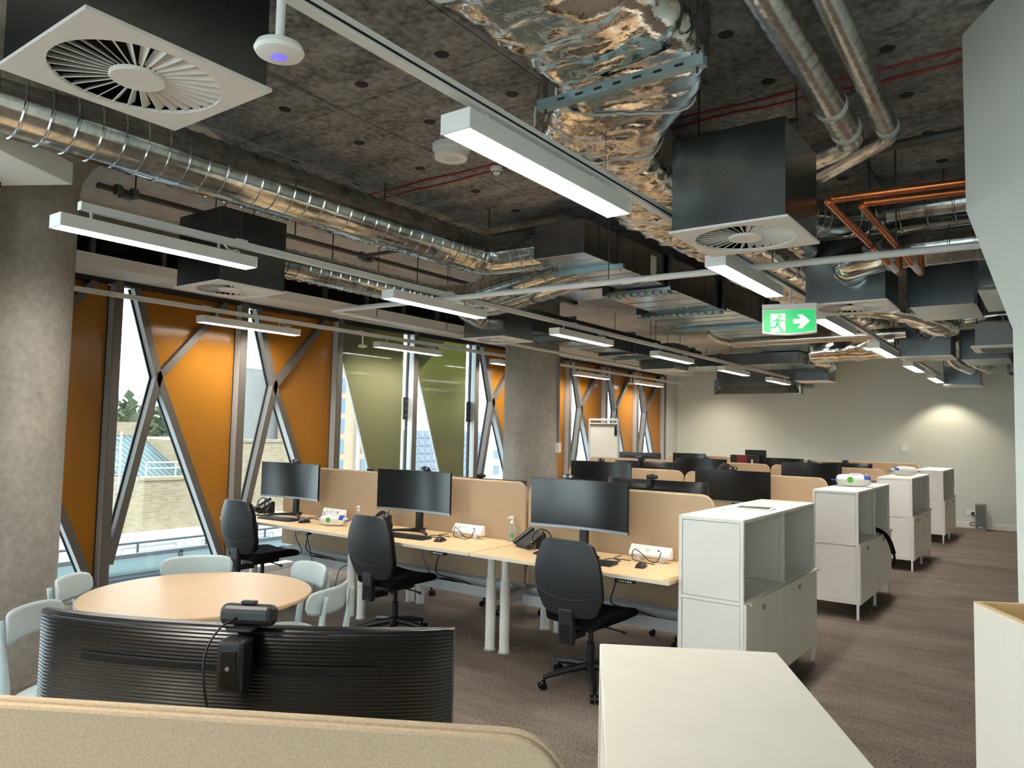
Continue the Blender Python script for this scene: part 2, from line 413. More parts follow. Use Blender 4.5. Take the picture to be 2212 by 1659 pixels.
# short return wall between the two window walls, behind the big column
p0 = ab(-3.54, 4.05); p1 = Vector((-7.5, 1.2, 0)); d = (p1-p0).normalized(); nn = Vector((-d.y, d.x, 0))*.1
rw = MB().prism([(p0.x, p0.y), (p1.x, p1.y), (p1.x+nn.x, p1.y+nn.y), (p0.x+nn.x, p0.y+nn.y)], 'z', 0, CEIL).build('wall_return', 'wall_sage')
tag(rw, 'short plain wall behind the large concrete column', 'wall', kind='structure')

# ---------------------------------------------------------------- window walls
HEAD, SILL = 3.02, .06
def strut(p, q, w=.072, x0=0., x1=.105):
    (a, b), (c, d) = p, q; L = math.hypot(c-a, d-b); nx, nz = -(d-b)/L*w/2, (c-a)/L*w/2
    return MB().prism([(a+nx, b+nz), (c+nx, d+nz), (c-nx, d-nz), (a-nx, b-nz)], 'x', x0, x1)
WIN = 0
def window(loc, rz, kind, label, end=False):
    """one facade bay, local x = into the room, y = along the wall, 1.41 m wide"""
    global WIN; WIN += 1
    t = thing('window_%d' % WIN, label, 'window', loc, rz, kind='structure')
    for u in ((0.,) if not end else (0., 1.41)):
        mo = B(.0, .125, u-.045, u+.045, SILL-.03, HEAD+.03).build('mullion', 'aluminium', t, bevel=.004)
        B(.004, .118, u-.0475, u-.045, SILL, HEAD).build('lit_side_tint', 'aluminium_light', mo)  # paler strip puts the lit look of this mullion side into colour
        B(-.02, .02, u-.062, u-.0475, SILL, HEAD).build('gasket', 'gasket', mo)
    B(-.02, .11, .045, 1.35, HEAD, HEAD+.045).build('head_rail', 'gasket', t)
    B(-.02, .12, .045, 1.365, 0, SILL).build('sill_rail', 'aluminium_light', t)
    def pane(poly, m, x=.0, th=.012):
        return MB().prism(poly, 'x', x, x+th).build('pane' if 'orange' not in m else 'panel', m, t)
    nd = (.455, 2.14); e = .03
    if kind == 'orange':
        UL, UR, LL, LR = (.185, HEAD), (1.20, HEAD), (.055, .30), (1.33, SILL+.01)
        pane([(.045, HEAD), UL, nd, (.045, .30)], 'clear_glass')
        pane([nd, (.055, .30), (.055, SILL), LR], 'clear_glass')
        pane([UL, UR, nd], 'orange_glass', .012)
        pane([UR, (1.348, HEAD), (1.348, SILL), LR, nd], 'orange_glass', .012)
        for k, q in enumerate((UL, UR, LL, LR)):
            so = strut(nd, q).build('strut', 'aluminium', t)
            if k == 0 or k == 2 or k == 3:
                L_ = math.hypot(q[0]-nd[0], q[1]-nd[1]); nx, nz = -(q[1]-nd[1])/L_*.0375, (q[0]-nd[0])/L_*.0375
                sg = -1 if (nx < 0) == (k != 3) else 1
                if k == 3: sg = 1 if nx < 0 else -1
                MB().prism([(nd[0]+nx*sg, nd[1]+nz*sg), (q[0]+nx*sg, q[1]+nz*sg), (q[0]+nx*sg*.95, q[1]+nz*sg*.95), (nd[0]+nx*sg*.95, nd[1]+nz*sg*.95)], 'x', .008, .099).build('lit_side_tint', 'aluminium_light', so)  # pale strip painting the strut side that catches the light
            w = strut(nd, q, .1, -.006, .014).build('gasket', 'gasket', so)
    elif kind == 'green':
        pane([(.045, 2.75), (.045, SILL), (1.03, SILL)], 'clear_glass')
        pane([(1.26, HEAD), (1.365, HEAD), (1.365, SILL), (1.26, SILL)], 'clear_glass')
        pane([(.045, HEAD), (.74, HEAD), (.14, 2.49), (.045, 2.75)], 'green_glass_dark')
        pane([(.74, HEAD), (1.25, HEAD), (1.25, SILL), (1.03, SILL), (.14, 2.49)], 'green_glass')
        MB().prism([(.045, 2.762), (.045, 2.738), (1.02, SILL), (1.045, SILL)], 'x', -.008, .018).build('glass_edge', 'aluminium_light', t)
        br = B(.012, .035, 1.275, 1.355, 1.8, 2.12).build('bracket', 'black_plastic', t)
        for z in (1.86, 1.96, 2.06): MB().lathe([(.0, 0), (.009, 0), (.009, .006), (0, .006)], 8, (.035, 1.315, z), 'x').build('bolt', 'silver', br)
    else:
        pane([(.045, HEAD), (1.365, HEAD), (1.365, SILL), (.045, SILL)], 'clear_glass')
    return t
FX = -7.52
U0 = 3.605
kinds = {-2: 'orange', -1: 'orange', 0: 'orange', 1: 'orange', 2: 'green', 3: 'green', 4: 'orange', 5: 'orange', 6: 'orange', 7: 'orange', 8: 'orange'}
nm = {-2: 'orange glazed bay hidden mostly behind the large concrete column', -1: 'orange glazed bay beside the large bare concrete column', 0: 'orange and clear bay with diagonal struts showing the corrugated roof outside',
      1: 'orange and clear bay with diagonal struts between a clear-roof view bay and the green glass', 2: 'green glass bay showing the tan brick tower outside', 3: 'green glass bay showing the grey patterned building outside',
      4: 'orange glazed bay just before the round column', 5: 'orange glazed bay hidden behind the round column', 6: 'orange glazed bay just past the round column, behind the whiteboard', 7: 'orange glazed bay second from the sage end wall', 8: 'orange glazed bay touching the sage end wall'}
for k in range(-2, 9):
    window((FX, U0+1.41*k, 0), 0, kinds[k], nm[k], end=(k == 8))
tag(B(FX-.02, FX+.14, 16.34, 16.95, 0, CEIL).build('trim_1', 'aluminium_light'), 'grey closer panel between the last window bay and the end wall', 'trim', kind='structure')
for k in range(6):
    q = ab(-3.54, 4.0-1.41*(k+1))
    window(q, H30, 'orange' if k in (2, 4) else 'clear', '%s bay of the turned window wall, counted from the large column' % ('first', 'second', 'third', 'fourth', 'fifth', 'sixth')[k])
for k in range(2):  # unseen glazing behind the camera, added to let daylight in
    window(ab(-3.4+1.41*(k+1), -4.3), H30+math.pi/2, 'clear', '%s clear bay added for daylight at the near end, counted from the turned window wall' % ('first', 'second', 'third', 'fourth')[k])
# bulkheads above the windows
bk = B(-7.45, -6.89, .7, 16.93, 3.065, 3.17).build('trim_2', 'white_paint', bevel=.004)
tag(bk, 'long white painted bulkhead shelf above the window wall', 'bulkhead', kind='structure')
vd = tag(B(-7.56, -7.46, .7, 16.93, 3.04, CEIL).build('trim_3', 'void_black'), 'black void lining above the white window bulkhead', 'wall lining', kind='structure')
for k in range(22): B(-7.455, -7.40, 1.2+.705*k, 1.245+.705*k, 3.17, CEIL-.002).build('stud', 'stud_grey', vd)
b2 = B(-3.54, -3.03, -4.1, 4.0, 3.05, 3.18).build('trim_4', 'white_paint', bevel=.004); b2.rotation_euler = (0, 0, H30)
tag(b2, 'white painted bulkhead shelf ending beside the large concrete column', 'bulkhead', kind='structure')
b3 = B(-3.64, -3.54, -4.1, 4.05, 3.04, CEIL).build('trim_5', 'void_black'); b3.rotation_euler = (0, 0, H30)
tag(b3, 'black void lining above the bulkhead near the large column', 'wall lining', kind='structure')
# columns
c1 = MB().lathe([(.42, 0), (.42, 3.25), (.44, 3.36), (.50, 3.48), (.62, CEIL)], 48).build('concrete_column', 'column_concrete', smooth='auto', loc=(-5.68, 1.99, 0))
tag(c1, 'large bare concrete column beside the round table', 'column')
c2 = thing('concrete_column', 'round bare concrete column standing between green and orange windows', 'column', (-6.12, 8.9, 0))
MB().lathe([(.39, 0), (.39, CEIL)], 48).build('shaft', 'column_concrete', c2, smooth='auto')
cdt = MB().box(.37, .42, -.02, .02, 1.5, 2.75).tf(Matrix.Rotation(R(18), 4, 'Z')).build('conduit', 'stud_grey', c2)
MB().box(.37, .44, -.06, .06, 1.38, 1.52).tf(Matrix.Rotation(R(18), 4, 'Z')).build('switch_box', 'white_plastic', c2, bevel=.004)

# ================================================================ outside
og = tag(B(-140, -8, -40, 150, -9.2, -9).build('ground', 'ground'), 'pale street ground far below outside', 'ground', kind='structure')
# terrace with frosted balustrade
XB = -11.
tp = at_x(248, 1205, XB); zt = tp.z
tr_ = thing('terrace', 'grey roof terrace deck just outside the windows', 'terrace', (0, 0, 0))
B(-20.5, -8.2, -6, 26, zt-1.35, zt-1.05).build('deck', 'deck_pale', tr_)
B(XB-.05, XB+.25, -6, 26, zt-1.05, zt-.27).build('upstand', 'out_base', tr_)
bl = thing('glass_balustrade', 'frosted glass balustrade panels with grey rail outside the windows', 'balustrade', (XB, 0, zt))
B(-.03, .03, -6, 26, -.03, .03).build('rail', 'out_rail', bl)
B(-.02, .02, -6, 26, -.30, -.27).build('rail', 'out_rail', bl)
pn = None; po = None
for k in range(30):
    y = 5.5-1.2*9+1.18*k
    if pn is None: pn = B(-.008, .008, .04, 1.14, -.26, -.04).build('glass_panel', 'out_frost', bl); po = B(-.03, .03, -.03, .03, -.262, 0).build('post', 'out_rail', bl); a, b = pn, po
    else:
        a = pn.copy(); COL.objects.link(a); b = po.copy(); COL.objects.link(b)
    a.location = (0, y, 0); b.location = (0, y, 0)
# thin grey guard rail beyond
gx = -13.5; gz = at_x(300, 1172, gx).z
gr = thing('guard_rail', 'thin dark two-bar guard rail behind the frosted balustrade', 'railing', (gx, 0, gz))
for h in (0, -.28): MB().cyl((0, -2, h), (0, 24, h), .022, 8).build('rail', 'out_rail', gr)
for k in range(16): MB().cyl((0, .4+1.35*k, -.8), (0, .4+1.35*k, 0), .022, 8).build('post', 'out_rail', gr)
# brick plant room building with corrugated roof
XK = -22.
c = at_x(312, 1039, XK)
bb = thing('brick_building', 'pale tan brick building with a blue grey corrugated roof outside', 'building', (0, 0, 0))
yE = at_x(470, 1000, XK).y; yF = at_x(668, 1000, XK).y; zT = at_x(600, 955, XK).z
B(XK-9, XK, c.y, yE, -9, c.z).build('wall', 'out_brick', bb)
B(XK-.35, XK+.06, c.y-.05, yE, c.z, c.z+.09).build('parapet', 'out_brick', bb)
B(XK-9, XK, yE, yF, -9, zT).build('block_wall', 'out_brick', bb)
B(XK-.35, XK+.06, yE, yF, zT, zT+.09).build('parapet', 'out_brick', bb)
B(XK-9, XK-5.0, c.y+.6, yE, c.z-1, c.z+1.75).build('upper_wall', 'out_brick', bb)
MB().prism([(XK-1.6, c.z-.1), (XK-5.4, c.z+1.45), (XK-5.4, c.z+1.35), (XK-1.6, c.z-.2)], 'y', c.y+.3, yE).build('roof', 'out_roof', bb)
# white handrail on that building
hz = at_x(380, 1019, XK-.5)
wr_ = thing('roof_handrail', 'white tubular handrail on top of the tan brick wall', 'railing', (XK-.5, 0, c.z+.09))
for h in (.24, .42): MB().cyl((0, c.y+.3, h), (0, yE-.06, h), .03, 8).build('rail', 'out_rail_white', wr_)
for k in range(3): MB().cyl((0, c.y+.3+.95*k, 0), (0, c.y+.3+.95*k, .42), .03, 8).build('post', 'out_rail_white', wr_)
ld = thing('access_ladder', 'white caged access ladder fixed to the tan brick building', 'ladder', (XK-1.2, c.y-.40, -3.2))
for s in (-.25, .25): MB().cyl((0, s, 0), (0, s, 4.6), .035, 8).build('stile', 'out_rail_white', ld)
for k in range(16): MB().cyl((0, -.25, .2+.28*k), (0, .25, .2+.28*k), .022, 6).build('rung', 'out_rail_white', ld)
# low white plant frames on the deck
for k, (px, py, w, h) in enumerate(((400, 1160, 2.0, .5), (452, 1172, 1.6, .4), (262, 1185, 1.3, .6))):
    q = at_x(px, py, (-17., -15.6, -17.)[k])
    f = thing('plant_frame', ('long low white tubular frame on the roof deck', 'shorter white tubular frame beside the long one on the roof deck', 'white tubular frame on the deck near the ladder')[k], 'frame', (q.x, q.y, zt-1.048), group='white frames on the roof deck')
    hh = q.z-zt+1.05
    for s in (0, w):
        for e_ in (0, .7): MB().cyl((e_, s, 0), (e_, s, hh), .03, 6).build('post', 'out_rail_white', f)
    for e_ in (0, .7):
        for z_ in (hh, hh-.35): MB().cyl((e_, 0, z_), (e_, w, z_), .03, 6).build('rail', 'out_rail_white', f)
# distant white office block
q = at_x(325, 908, -85.)
wbk = thing('office_block', 'distant low white office block with ribbon windows', 'building', (-85, q.y-9, -9))
hb = q.z+9
B(-14, 0, 0, 26, 0, hb).build('wall', 'out_white', wbk)
B(-14.3, .4, -.4, 26.4, hb, hb+.3).build('roof', 'out_rail', wbk)
for r_ in range(4):
    for k in range(6): B(-.02, .06, 1.0+4.1*k, 4.6+4.1*k, hb-1.9-2.6*r_, hb-.9-2.6*r_).build('window', 'out_glass', wbk)
q = at_x(268, 898, -120.)
fb = thing('tower_block', 'faint grey flat-topped block beyond the white offices', 'building', (-120, q.y-3, -9))
B(-12, 0, 0, 16, 0, q.z+9).build('wall', 'out_concrete', fb)
for r_ in range(3): B(-.02, .05, .6, 15, q.z+9-1.6-2.4*r_, q.z+9-.7-2.4*r_).build('window', 'out_glass', fb)
# tree by the block
def tree(px, py, X, rx, h, label):
    q = at_x(px, py, X); t = thing('tree', label, 'tree', (X, q.y, -9))
    MB().cyl((0, 0, 0), (0, 0, q.z+9), .3, 10, .15).build('trunk', 'bark', t)
    mb = MB(); rnd = random.Random(px)
    for k in range(900):
        th = rnd.uniform(0, 6.283); ph = math.acos(rnd.uniform(-1, 1)); rr = rnd.uniform(.75, 1.0)
        c0 = Vector((math.sin(ph)*math.cos(th)*rx*rr, math.sin(ph)*math.sin(th)*rx*rr, q.z+9+math.cos(ph)*h*rr))
        c0 += Vector([rnd.uniform(-.25, .25) for _ in range(3)])
        s_ = rnd.uniform(.25, .6); a = Vector([rnd.uniform(-1, 1) for _ in range(3)]).normalized()*s_; b = Vector([rnd.uniform(-1, 1) for _ in range(3)]).normalized()*s_
        mb.add([c0, c0+a, c0+a+b, c0+b], [(0, 1, 2, 3)])
    co_ = mb.build('crown', 'leaf', t); co_['kind'] = 'stuff'
    bm_ = MB().lathe([(.01, q.z+9-h*.9), (rx*.6, q.z+9-h*.55), (rx*.8, q.z+9), (rx*.6, q.z+9+h*.6), (.01, q.z+9+h*.85)], 18).build('inner_crown', 'leaf', t, smooth=True)
tree(262, 960, -45., 3.2, 2.6, 'olive green tree beside the distant white offices')
# concrete stair tower behind second bay
q0 = at_x(548, 795, -34.); q1 = at_x(612, 950, -34.)
st = thing('concrete_tower', 'pale concrete tower with stepped top seen through the narrow clear glass', 'building', (-34, 0, -9))
B(-3, 0, q0.y-.5, q1.y+1.2, 0, q1.z+9+3.6).build('wall', 'out_concrete', st)
B(-2.8, -.2, q0.y-2.5, q0.y+1.2, 0, q0.z+9).build('lift_shaft', 'out_concrete', st)
B(-.2, -.12, q0.y-1.0, q0.y+.8, q0.z+6.6, q0.z+8.2).build('louvre', 'out_glass', st)
# tan tower with windows seen through the green bays
TWX = -30.
ya, yb = at_x(690, 900, TWX).y, at_x(872, 900, TWX).y
tw = thing('brick_tower', 'tan brick tower with paired blue grey windows and white downpipes', 'building', (TWX, ya, -9))
B(-3.3, 0, 0, yb-ya, 0, 17).build('wall', 'out_brick_pink', tw)
B(-3.5, .2, -.2, yb-ya+.2, 17, 17.4).build('parapet', 'out_white', tw)
wz0 = at_x(775, 835, TWX).z+9; dz = at_x(775, 835, TWX).z-at_x(775, 878, TWX).z
for r_ in range(-2, 7):
    for k in range(3):
        for s in (0, .52):
            B(-.1, .03, .75+2.1*k+s, 1.13+2.1*k+s, wz0-dz*r_-.38, wz0-dz*r_+.38).build('window', 'out_glass', tw)
for k in range(3): B(0, .15, .3+2.1*k, .44+2.1*k, 0, 17).build('downpipe', 'out_white', tw)
# grey patterned hall
q0 = at_x(905, 930, -36.); ya = at_x(888, 930, -36.).y
ph_ = thing('patterned_hall', 'blue grey hall clad with rows of faceted tiles', 'building', (-36, ya, -9))
B(-6, 0, 0, 8.2, 0, q0.z+9).build('wall', 'out_tile', ph_)
tl = None
for r_ in range(9):
    for k in range(12):
        y_ = .1+.66*k; z_ = q0.z+9-.55*(r_+1)
        if tl is None:
            tl = MB().add([(0, 0, 0), (0, .62, 0), (0, .62, .5), (0, 0, .5), (.12, .31, .1)], [(0, 1, 4), (1, 2, 4), (2, 3, 4), (3, 0, 4)]).build('facet_tile', 'out_tile', ph_); o = tl
        else: o = tl.copy(); COL.objects.link(o)
        o.location = (0.005, y_, z_)
for k in range(11): MB().cyl((-.5, .2+.7*k, q0.z+9), (-.5, .2+.7*k, q0.z+10), .03, 6).build('rail_post', 'out_rail_white', ph_)
# white low building further right
q0 = at_x(1040, 950, -46.)
wl_ = thing('white_house', 'plain white building with small square windows past the green glass', 'building', (-46, q0.y-2, -9))
B(-8, 0, 0, 40, 0, q0.z+9).build('wall', 'out_white', wl_)
for k in range(12):
    for r_ in range(2): B(-.1, .03, 1+3.1*k, 1.9+3.1*k, q0.z+9-1.9-1.6*r_, q0.z+9-1.0-1.6*r_).build('window', 'out_glass', wl_)
# ================================================================ furniture
DZ = .78
DT = DZ+.001
def sup(u, n=5): return max(0., 1-abs(u)**n)**(1/n)
# ---------------------------------------------------------------- desks
def make_desk():
    t = thing('sit_stand_desk', 'desk', 'desk')
    B(-.775, .775, -.74, -.025, DZ-.024, DZ).build('desktop', 'desk_top', t, bevel=.002)
    B(-.776, .776, -.7415, -.7395, DZ-.024, DZ-.0015).build('edge_band', 'desk_edge', t)
    for s in (-1, 1):
        lg = MB().lathe([(.038, 0), (.038, .54), (.034, .545)], 20, (s*.715, -.38, 0)).build('leg', 'white_metal', t, smooth='auto')
        MB().lathe([(.030, .54), (.030, DZ-.024)], 20, (s*.715, -.38, 0)).build('upper_tube', 'white_metal', lg, smooth='auto')
        MB().lathe([(.043, 0), (.043, .012), (.038, .014)], 20, (s*.715, -.38, 0)).build('foot_glide', 'tray_grey', lg)
        B(s*.715-.02, s*.715+.02, -.38, -.05, .36, .43).build('side_beam', 'tray_grey', t, bevel=.003)
    tr = MB().box(-.69, .69, -.19, -.185, .33, .41).box(-.69, .69, -.19, -.06, .33, .335).box(-.69, .69, -.065, -.06, .33, .44).build('cable_tray', 'tray_grey', t)
    pd = B(.40, .53, -.735, -.69, DZ-.052, DZ-.024).build('control_pad', 'black_plastic', t, bevel=.004)
    for k in range(6): B(.427+.0165*k, .435+.0165*k, -.737, -.735, DZ-.042, DZ-.036).build('button', 'white_plastic', pd)
    return t
DESK0 = make_desk()
def make_divider():
    w = .772; r = .085; z0, z1 = .45, 1.252
    poly = [(-w, z0), (w, z0)]
    for k in range(9): a = R(90*k/8); poly.append((w-r+r*math.cos(a), z1-r+r*math.sin(a)))
    for k in range(9): a = R(90+90*k/8); poly.append((-w+r+r*math.cos(a), z1-r+r*math.sin(a)))
    t = thing('desk_divider', 'divider', 'desk divider')
    MB().prism(poly, 'y', -.016, .016).build('felt_panel', 'felt', t, bevel=.006)
    tr = MB()
    path = [(w+.001, 0, z0)]+[(p[0]*1.001, 0, p[1]+.001) for p in poly[2:]]+[(-w-.001, 0, z0)]
    tr.sweep(path, .006, 6).build('edge_piping', 'felt', t, smooth=True)
    return t
DIV0 = make_divider()
ROWS = [5.03, 8.19, 11.40, 14.66]
COLS = [-2.687, -4.252, -5.817]
rown = ['bench beside the round table', 'second bench from the round table', 'third bench from the round table', 'bench nearest the end wall']
coln = ['locker end', 'middle', 'window end']
first = {'d': True, 'v': True}
def place(proto, key, loc, rz, label, group):
    if first.get(key, True): first[key] = False; o = proto
    else: o = copy_tree(proto)
    o.location = loc; o.rotation_euler = (0, 0, rz); o['label'] = label; o['group'] = group
    return o
for r_, y in enumerate(ROWS):
    for c_, x in enumerate(COLS):
        if r_ == 1 and c_ == 2: continue
        for side in (0, 1):
            zoff = [0, -.012, .0][c_]
            place(DESK0, 'd', (x, y, 0), side*math.pi, 'beech desk, %s of %s, its %s side' % (coln[c_], rown[r_], 'camera-side front' if False else ('open front' if r_ == 0 and side == 0 else ('round table' if side == 0 else 'end wall'))), 'sit-stand desks in the benches')
        place(DIV0, 'v', (x, y, 0), 0, 'beige felt divider along the %s of the %s' % (coln[c_], rown[r_]), 'felt dividers on the benches')
# ---------------------------------------------------------------- monitors
def make_monitor(ribs=False, w=.41, h=.36, curved=1.8, label='monitor', back='monitor_back', stand=True, z0=.18):
    t = thing('curved_monitor', label, 'monitor')
    z1 = z0+h
    cy = lambda x: -x*x/(2*curved)
    nz = 55*4 if ribs else 6
    def fr(u, v): return (u*w, cy(u*w), z0+h*v)
    def bk(u, v):
        bul = .016+.03*sup(u, 3)*sup(2*v-1, 3)
        if ribs: bul += .0008*math.sin(2*math.pi*55*v) if 0.02 < v < .98 else 0
        return (u*w, cy(u*w)+bul, z0+h*v)
    MB().slab(fr, bk, 28, nz).build('back_shell', back, t, smooth='auto')
    MB().slab(lambda u, v: (u*(w-.005), cy(u*w)-.0025, z0+.022+(h-.027)*v), lambda u, v: (u*(w-.005), cy(u*w)-.0003, z0+.022+(h-.027)*v), 28, 1).build('screen', 'screen', t, smooth='auto')
    MB().slab(lambda u, v: (u*w, cy(u*w)-.005, z0+.019*v), lambda u, v: (u*w, cy(u*w)+.001, z0+.019*v), 28, 1).build('chin_strip', 'silver', t, smooth='auto')
    vs = MB().slab(lambda u, v: (u*w*.70, cy(u*w*.70)+.0172+.03*sup(u*.70, 3)*sup(.6, 3)+(.0014 if ribs else 0), z0+h*.795+.011*v), lambda u, v: (u*w*.70, cy(u*w*.70)+.010, z0+h*.795+.011*v), 20, 1).build('vent_slot', 'void_black', t)
    if stand:
        B(-.032, .032, .035, .075, .012, z0+h*.55).build('stand_column', 'black_plastic', t, bevel=.008)
        f = MB()
        for s in (-1, 1): f.sweep([(0, .07, .018), (s*.12, -.02, .015), (s*.21, -.10, .012)], [.016, .013, .010], 8)
        f.sweep([(0, .05, .022), (0, .13, .016)], [.02, .014], 8)
        f.build('stand_foot', 'black_plastic', t, smooth=True)
    return t
def make_webcam():
    t = thing('webcam', 'webcam', 'webcam')
    B(-.047, .047, -.012, .014, .006, .036).build('body', 'black_plastic', t, bevel=.011, seg=3)
    MB().lathe([(.0, -.018), (.010, -.018), (.013, -.012), (.013, .0)], 16, (0, 0, .021), 'y').build('lens', 'black_gloss', t, smooth='auto')
    for s in (-1, 1): B(s*.026-.012, s*.026+.012, -.0132, -.012, .014, .030).build('front_panel', 'silver', t)
    B(-.018, .018, -.006, .060, .001, .008).build('hinge', 'black_plastic', t)
    B(-.02, .02, .049, .061, -.055, .006).build('clip', 'black_plastic', t, bevel=.004)
    B(-.012, .012, -.008, .004, .036, .041).build('privacy_tab', 'black_plastic', t, bevel=.002)
    return t
MON0 = make_monitor(); WEB0 = make_webcam()
MONS = [
 # row, near(0)/far(1), x centre, top z, rz, label, cam dx
 (0, 0, -6.165, 1.305, R(4), 'curved dark monitor on the window end desk, screen facing the round table', .02),
 (0, 0, -4.49, 1.312, R(3), 'curved dark monitor with headset below it on the middle desk by the round table', .1),
 (0, 0, -2.84, 1.320, R(0), 'curved dark monitor on the desk beside the first white lockers', -.11),
 (0, 1, -2.47, 1.325, 0, 'curved monitor seen from behind over the divider beside the first white lockers', -.02),
 (0, 1, -4.09, 1.248, 0, 'monitor just peeking over the divider of the middle desk by the round table', -.05),
 (0, 1, -5.55, 1.235, 0, 'monitor hidden behind the divider of the window end desk near the green glass', .0),
 (1, 0, -4.42, 1.328, 0, 'blue grey monitor at the end of the second bench beside the round column', -.02),
 (1, 0, -2.82, 1.30, 0, 'wide black monitor of the second bench with a head of hair behind it', .0),
 (1, 1, -4.10, 1.338, 0, 'monitor seen from behind on the second bench near the round column', -.03),
 (2, 0, -4.45, 1.31, 0, 'monitor in the middle of the third bench behind a head of hair', .06),
 (2, 0, -2.82, 1.312, 0, 'blue grey monitor at the locker end of the third bench', -.03),
 (2, 1, -2.53, 1.315, 0, 'thin dark monitor back at the locker end of the third bench', .06),
 (3, 0, -6.0, 1.300, 0, 'flat black monitor at the window end of the bench by the end wall', None),
 (3, 0, -4.12, 1.272, 0, 'small dark monitor in the middle of the bench by the end wall', None),
]
WL = ['the monitor of the window end desk near the round table', 'the monitor of the middle desk near the round table', 'the monitor beside the first white lockers', 'the turned-away monitor beside the first white lockers', 'the monitor peeking over the middle desk divider', 'the monitor hidden behind the window end divider',
      'the second bench monitor beside the round column', 'the wide black monitor in front of the head of hair', 'the turned-away monitor of the second bench', 'the monitor behind the head of hair', 'the blue grey monitor of the third bench', 'the thin monitor back of the third bench', '', '']
for i, (r_, s, x, zt_, rz, lab, cx) in enumerate(MONS):
    y = ROWS[r_]+(-.23 if s == 0 else .23)
    m_ = place(MON0, 'mon', (x, y, DZ), rz+s*math.pi, lab, 'monitors on the benches')
    k_ = (zt_-DZ)/.54
    if abs(k_-1) > .03 or i in (12, 13): m_.scale = (.85 if i in (12, 13) else 1, 1, k_)
    else: m_.scale = (1, 1, k_)
    if cx is not None:
        place(WEB0, 'web', (x+cx, y-(cx*cx)/3.6*(1 if s == 0 else -1), zt_), rz+s*math.pi, 'black webcam clipped on ' + WL[i], 'webcams on the monitors')
MON0['category'] = 'monitor'
# monitor with maker's lettering on its back
lm = make_monitor(w=.385, h=.35, curved=6., label='slate grey monitor with a maker name on its back near the whiteboard', back='chair_shell')
lm.location = (-5.76, ROWS[2]+.30, DZ+.03); lm.rotation_euler = (0, 0, 0)
for ch in lm.children:
    pass
def text(body, size, name, mt, parent, loc, rot, ext=.0005):
    c = bpy.data.curves.new(name, 'FONT'); c.body = body; c.size = size; c.align_x = 'CENTER'; c.align_y = 'CENTER'; c.extrude = ext
    o = bpy.data.objects.new(name, c); COL.objects.link(o); bpy.context.view_layer.update()
    me = bpy.data.meshes.new_from_object(o.evaluated_get(bpy.context.evaluated_depsgraph_get())); bpy.data.objects.remove(o)
    me.materials.clear(); me.materials.append(MT[mt]); q = bpy.data.objects.new(name, me); COL.objects.link(q)
    q.parent = parent; q.location = loc; q.rotation_euler = rot; return q
lm.rotation_euler = (0, 0, math.pi); lm.location = (-5.76, ROWS[2]+.28, DZ+.045)
text('PHILIPS', .035, 'lettering', 'silver', lm, (0, .0475, .46), (R(90), 0, math.pi))
# open laptop-like white panel beside it
# red and black carton with a leaning black screen
bxr = thing('carton', 'black carton with a red diagonal band among the far desks', 'box', (-3.97, ROWS[2]+.33, DT))
B(-.21, .21, -.06, .06, 0, .592).build('carton_body', 'black_plastic', bxr)
MB().prism([(-.11, .592), (.05, .592), (.10, 0), (-.04, 0)], 'y', -.0615, -.0595).build('red_band', 'red_card', bxr)
B(.12, .15, -.062, -.06, .42, .53).build('sticker', 'label_paper', bxr)
lp = thing('leaning_screen', 'black flat screen leaning behind the red banded carton', 'screen', (-3.86, ROWS[2]+.52, DT), R(-4))
B(-.17, .17, -.012, .012, 0, .675).build('panel', 'black_plastic', lp, bevel=.004)
B(-.14, .14, -.0135, -.012, .55, .57).build('vent_slot', 'void_black', lp)
B(-.2, .2, -.09, .09, 0, .012).build('foot', 'black_plastic', lp, bevel=.003)

# foreground bench, turned with the near window wall
FB, FA0 = 1.07, -.80
fd_ = copy_tree(DESK0); fd_.location = ab(FA0, FB); fd_.rotation_euler = (0, 0, H30+math.pi)
tag(fd_, 'beech topped desk under the near ribbed monitor, behind the near felt divider', 'desk', 'foreground bench desk')
fv = copy_tree(DIV0); fv.location = ab(FA0+.005, FB-.005); fv.rotation_euler = (0, 0, H30)
tag(fv, 'beige felt divider right in front of the ribbed monitor back', 'desk divider', 'foreground divider')
fmn = make_monitor(ribs=True, z0=.162, label='large curved monitor showing its ribbed black back behind the near divider')
fmn.location = ab(-.655, 1.36, DZ); fmn.rotation_euler = (0, 0, H30+math.pi)
fw_ = thing('webcam', 'large black webcam on the ribbed monitor with its cable hanging down', 'webcam', ab(-.615, 1.335, DZ+.522), H30+math.pi)
B(-.052, .052, -.018, .016, .004, .042).build('body', 'black_plastic', fw_, bevel=.013, seg=3)
MB().lathe([(.0, -.025), (.012, -.025), (.015, -.018), (.015, .0)], 16, (0, 0, .023), 'y').build('lens', 'black_gloss', fw_, smooth='auto')
B(-.014, .014, -.008, .006, .042, .048).build('privacy_tab', 'black_plastic', fw_, bevel=.002)
B(-.024, .024, -.012, .04, .001, .006).build('hinge', 'black_plastic', fw_, bevel=.003)
B(-.025, .022, .028, .075, -.095, -.006).build('clip', 'black_plastic', fw_, bevel=.006)
B(-.016, .012, .075, .079, -.085, -.02).build('clip_cover', 'black_gloss', fw_, bevel=.004)
MB().lathe([(0, .079), (.004, .079), (.004, .081), (0, .081)], 10, (-.002, 0, -.05), 'y').build('screw', 'silver', fw_)
cp = [(.015, .016, .02), (.035, .035, .01), (.042, .078, -.02), (.036, .088, -.08), (.022, .085, -.13), (.030, .085, -.19), (.047, .085, -.25), (.05, .085, -.33), (.05, .085, -.40)]
MB().sweep(resample(fillet(cp, .03, 4), .012), .0022, 6).build('cable', 'black_cable', fw_, smooth=True)

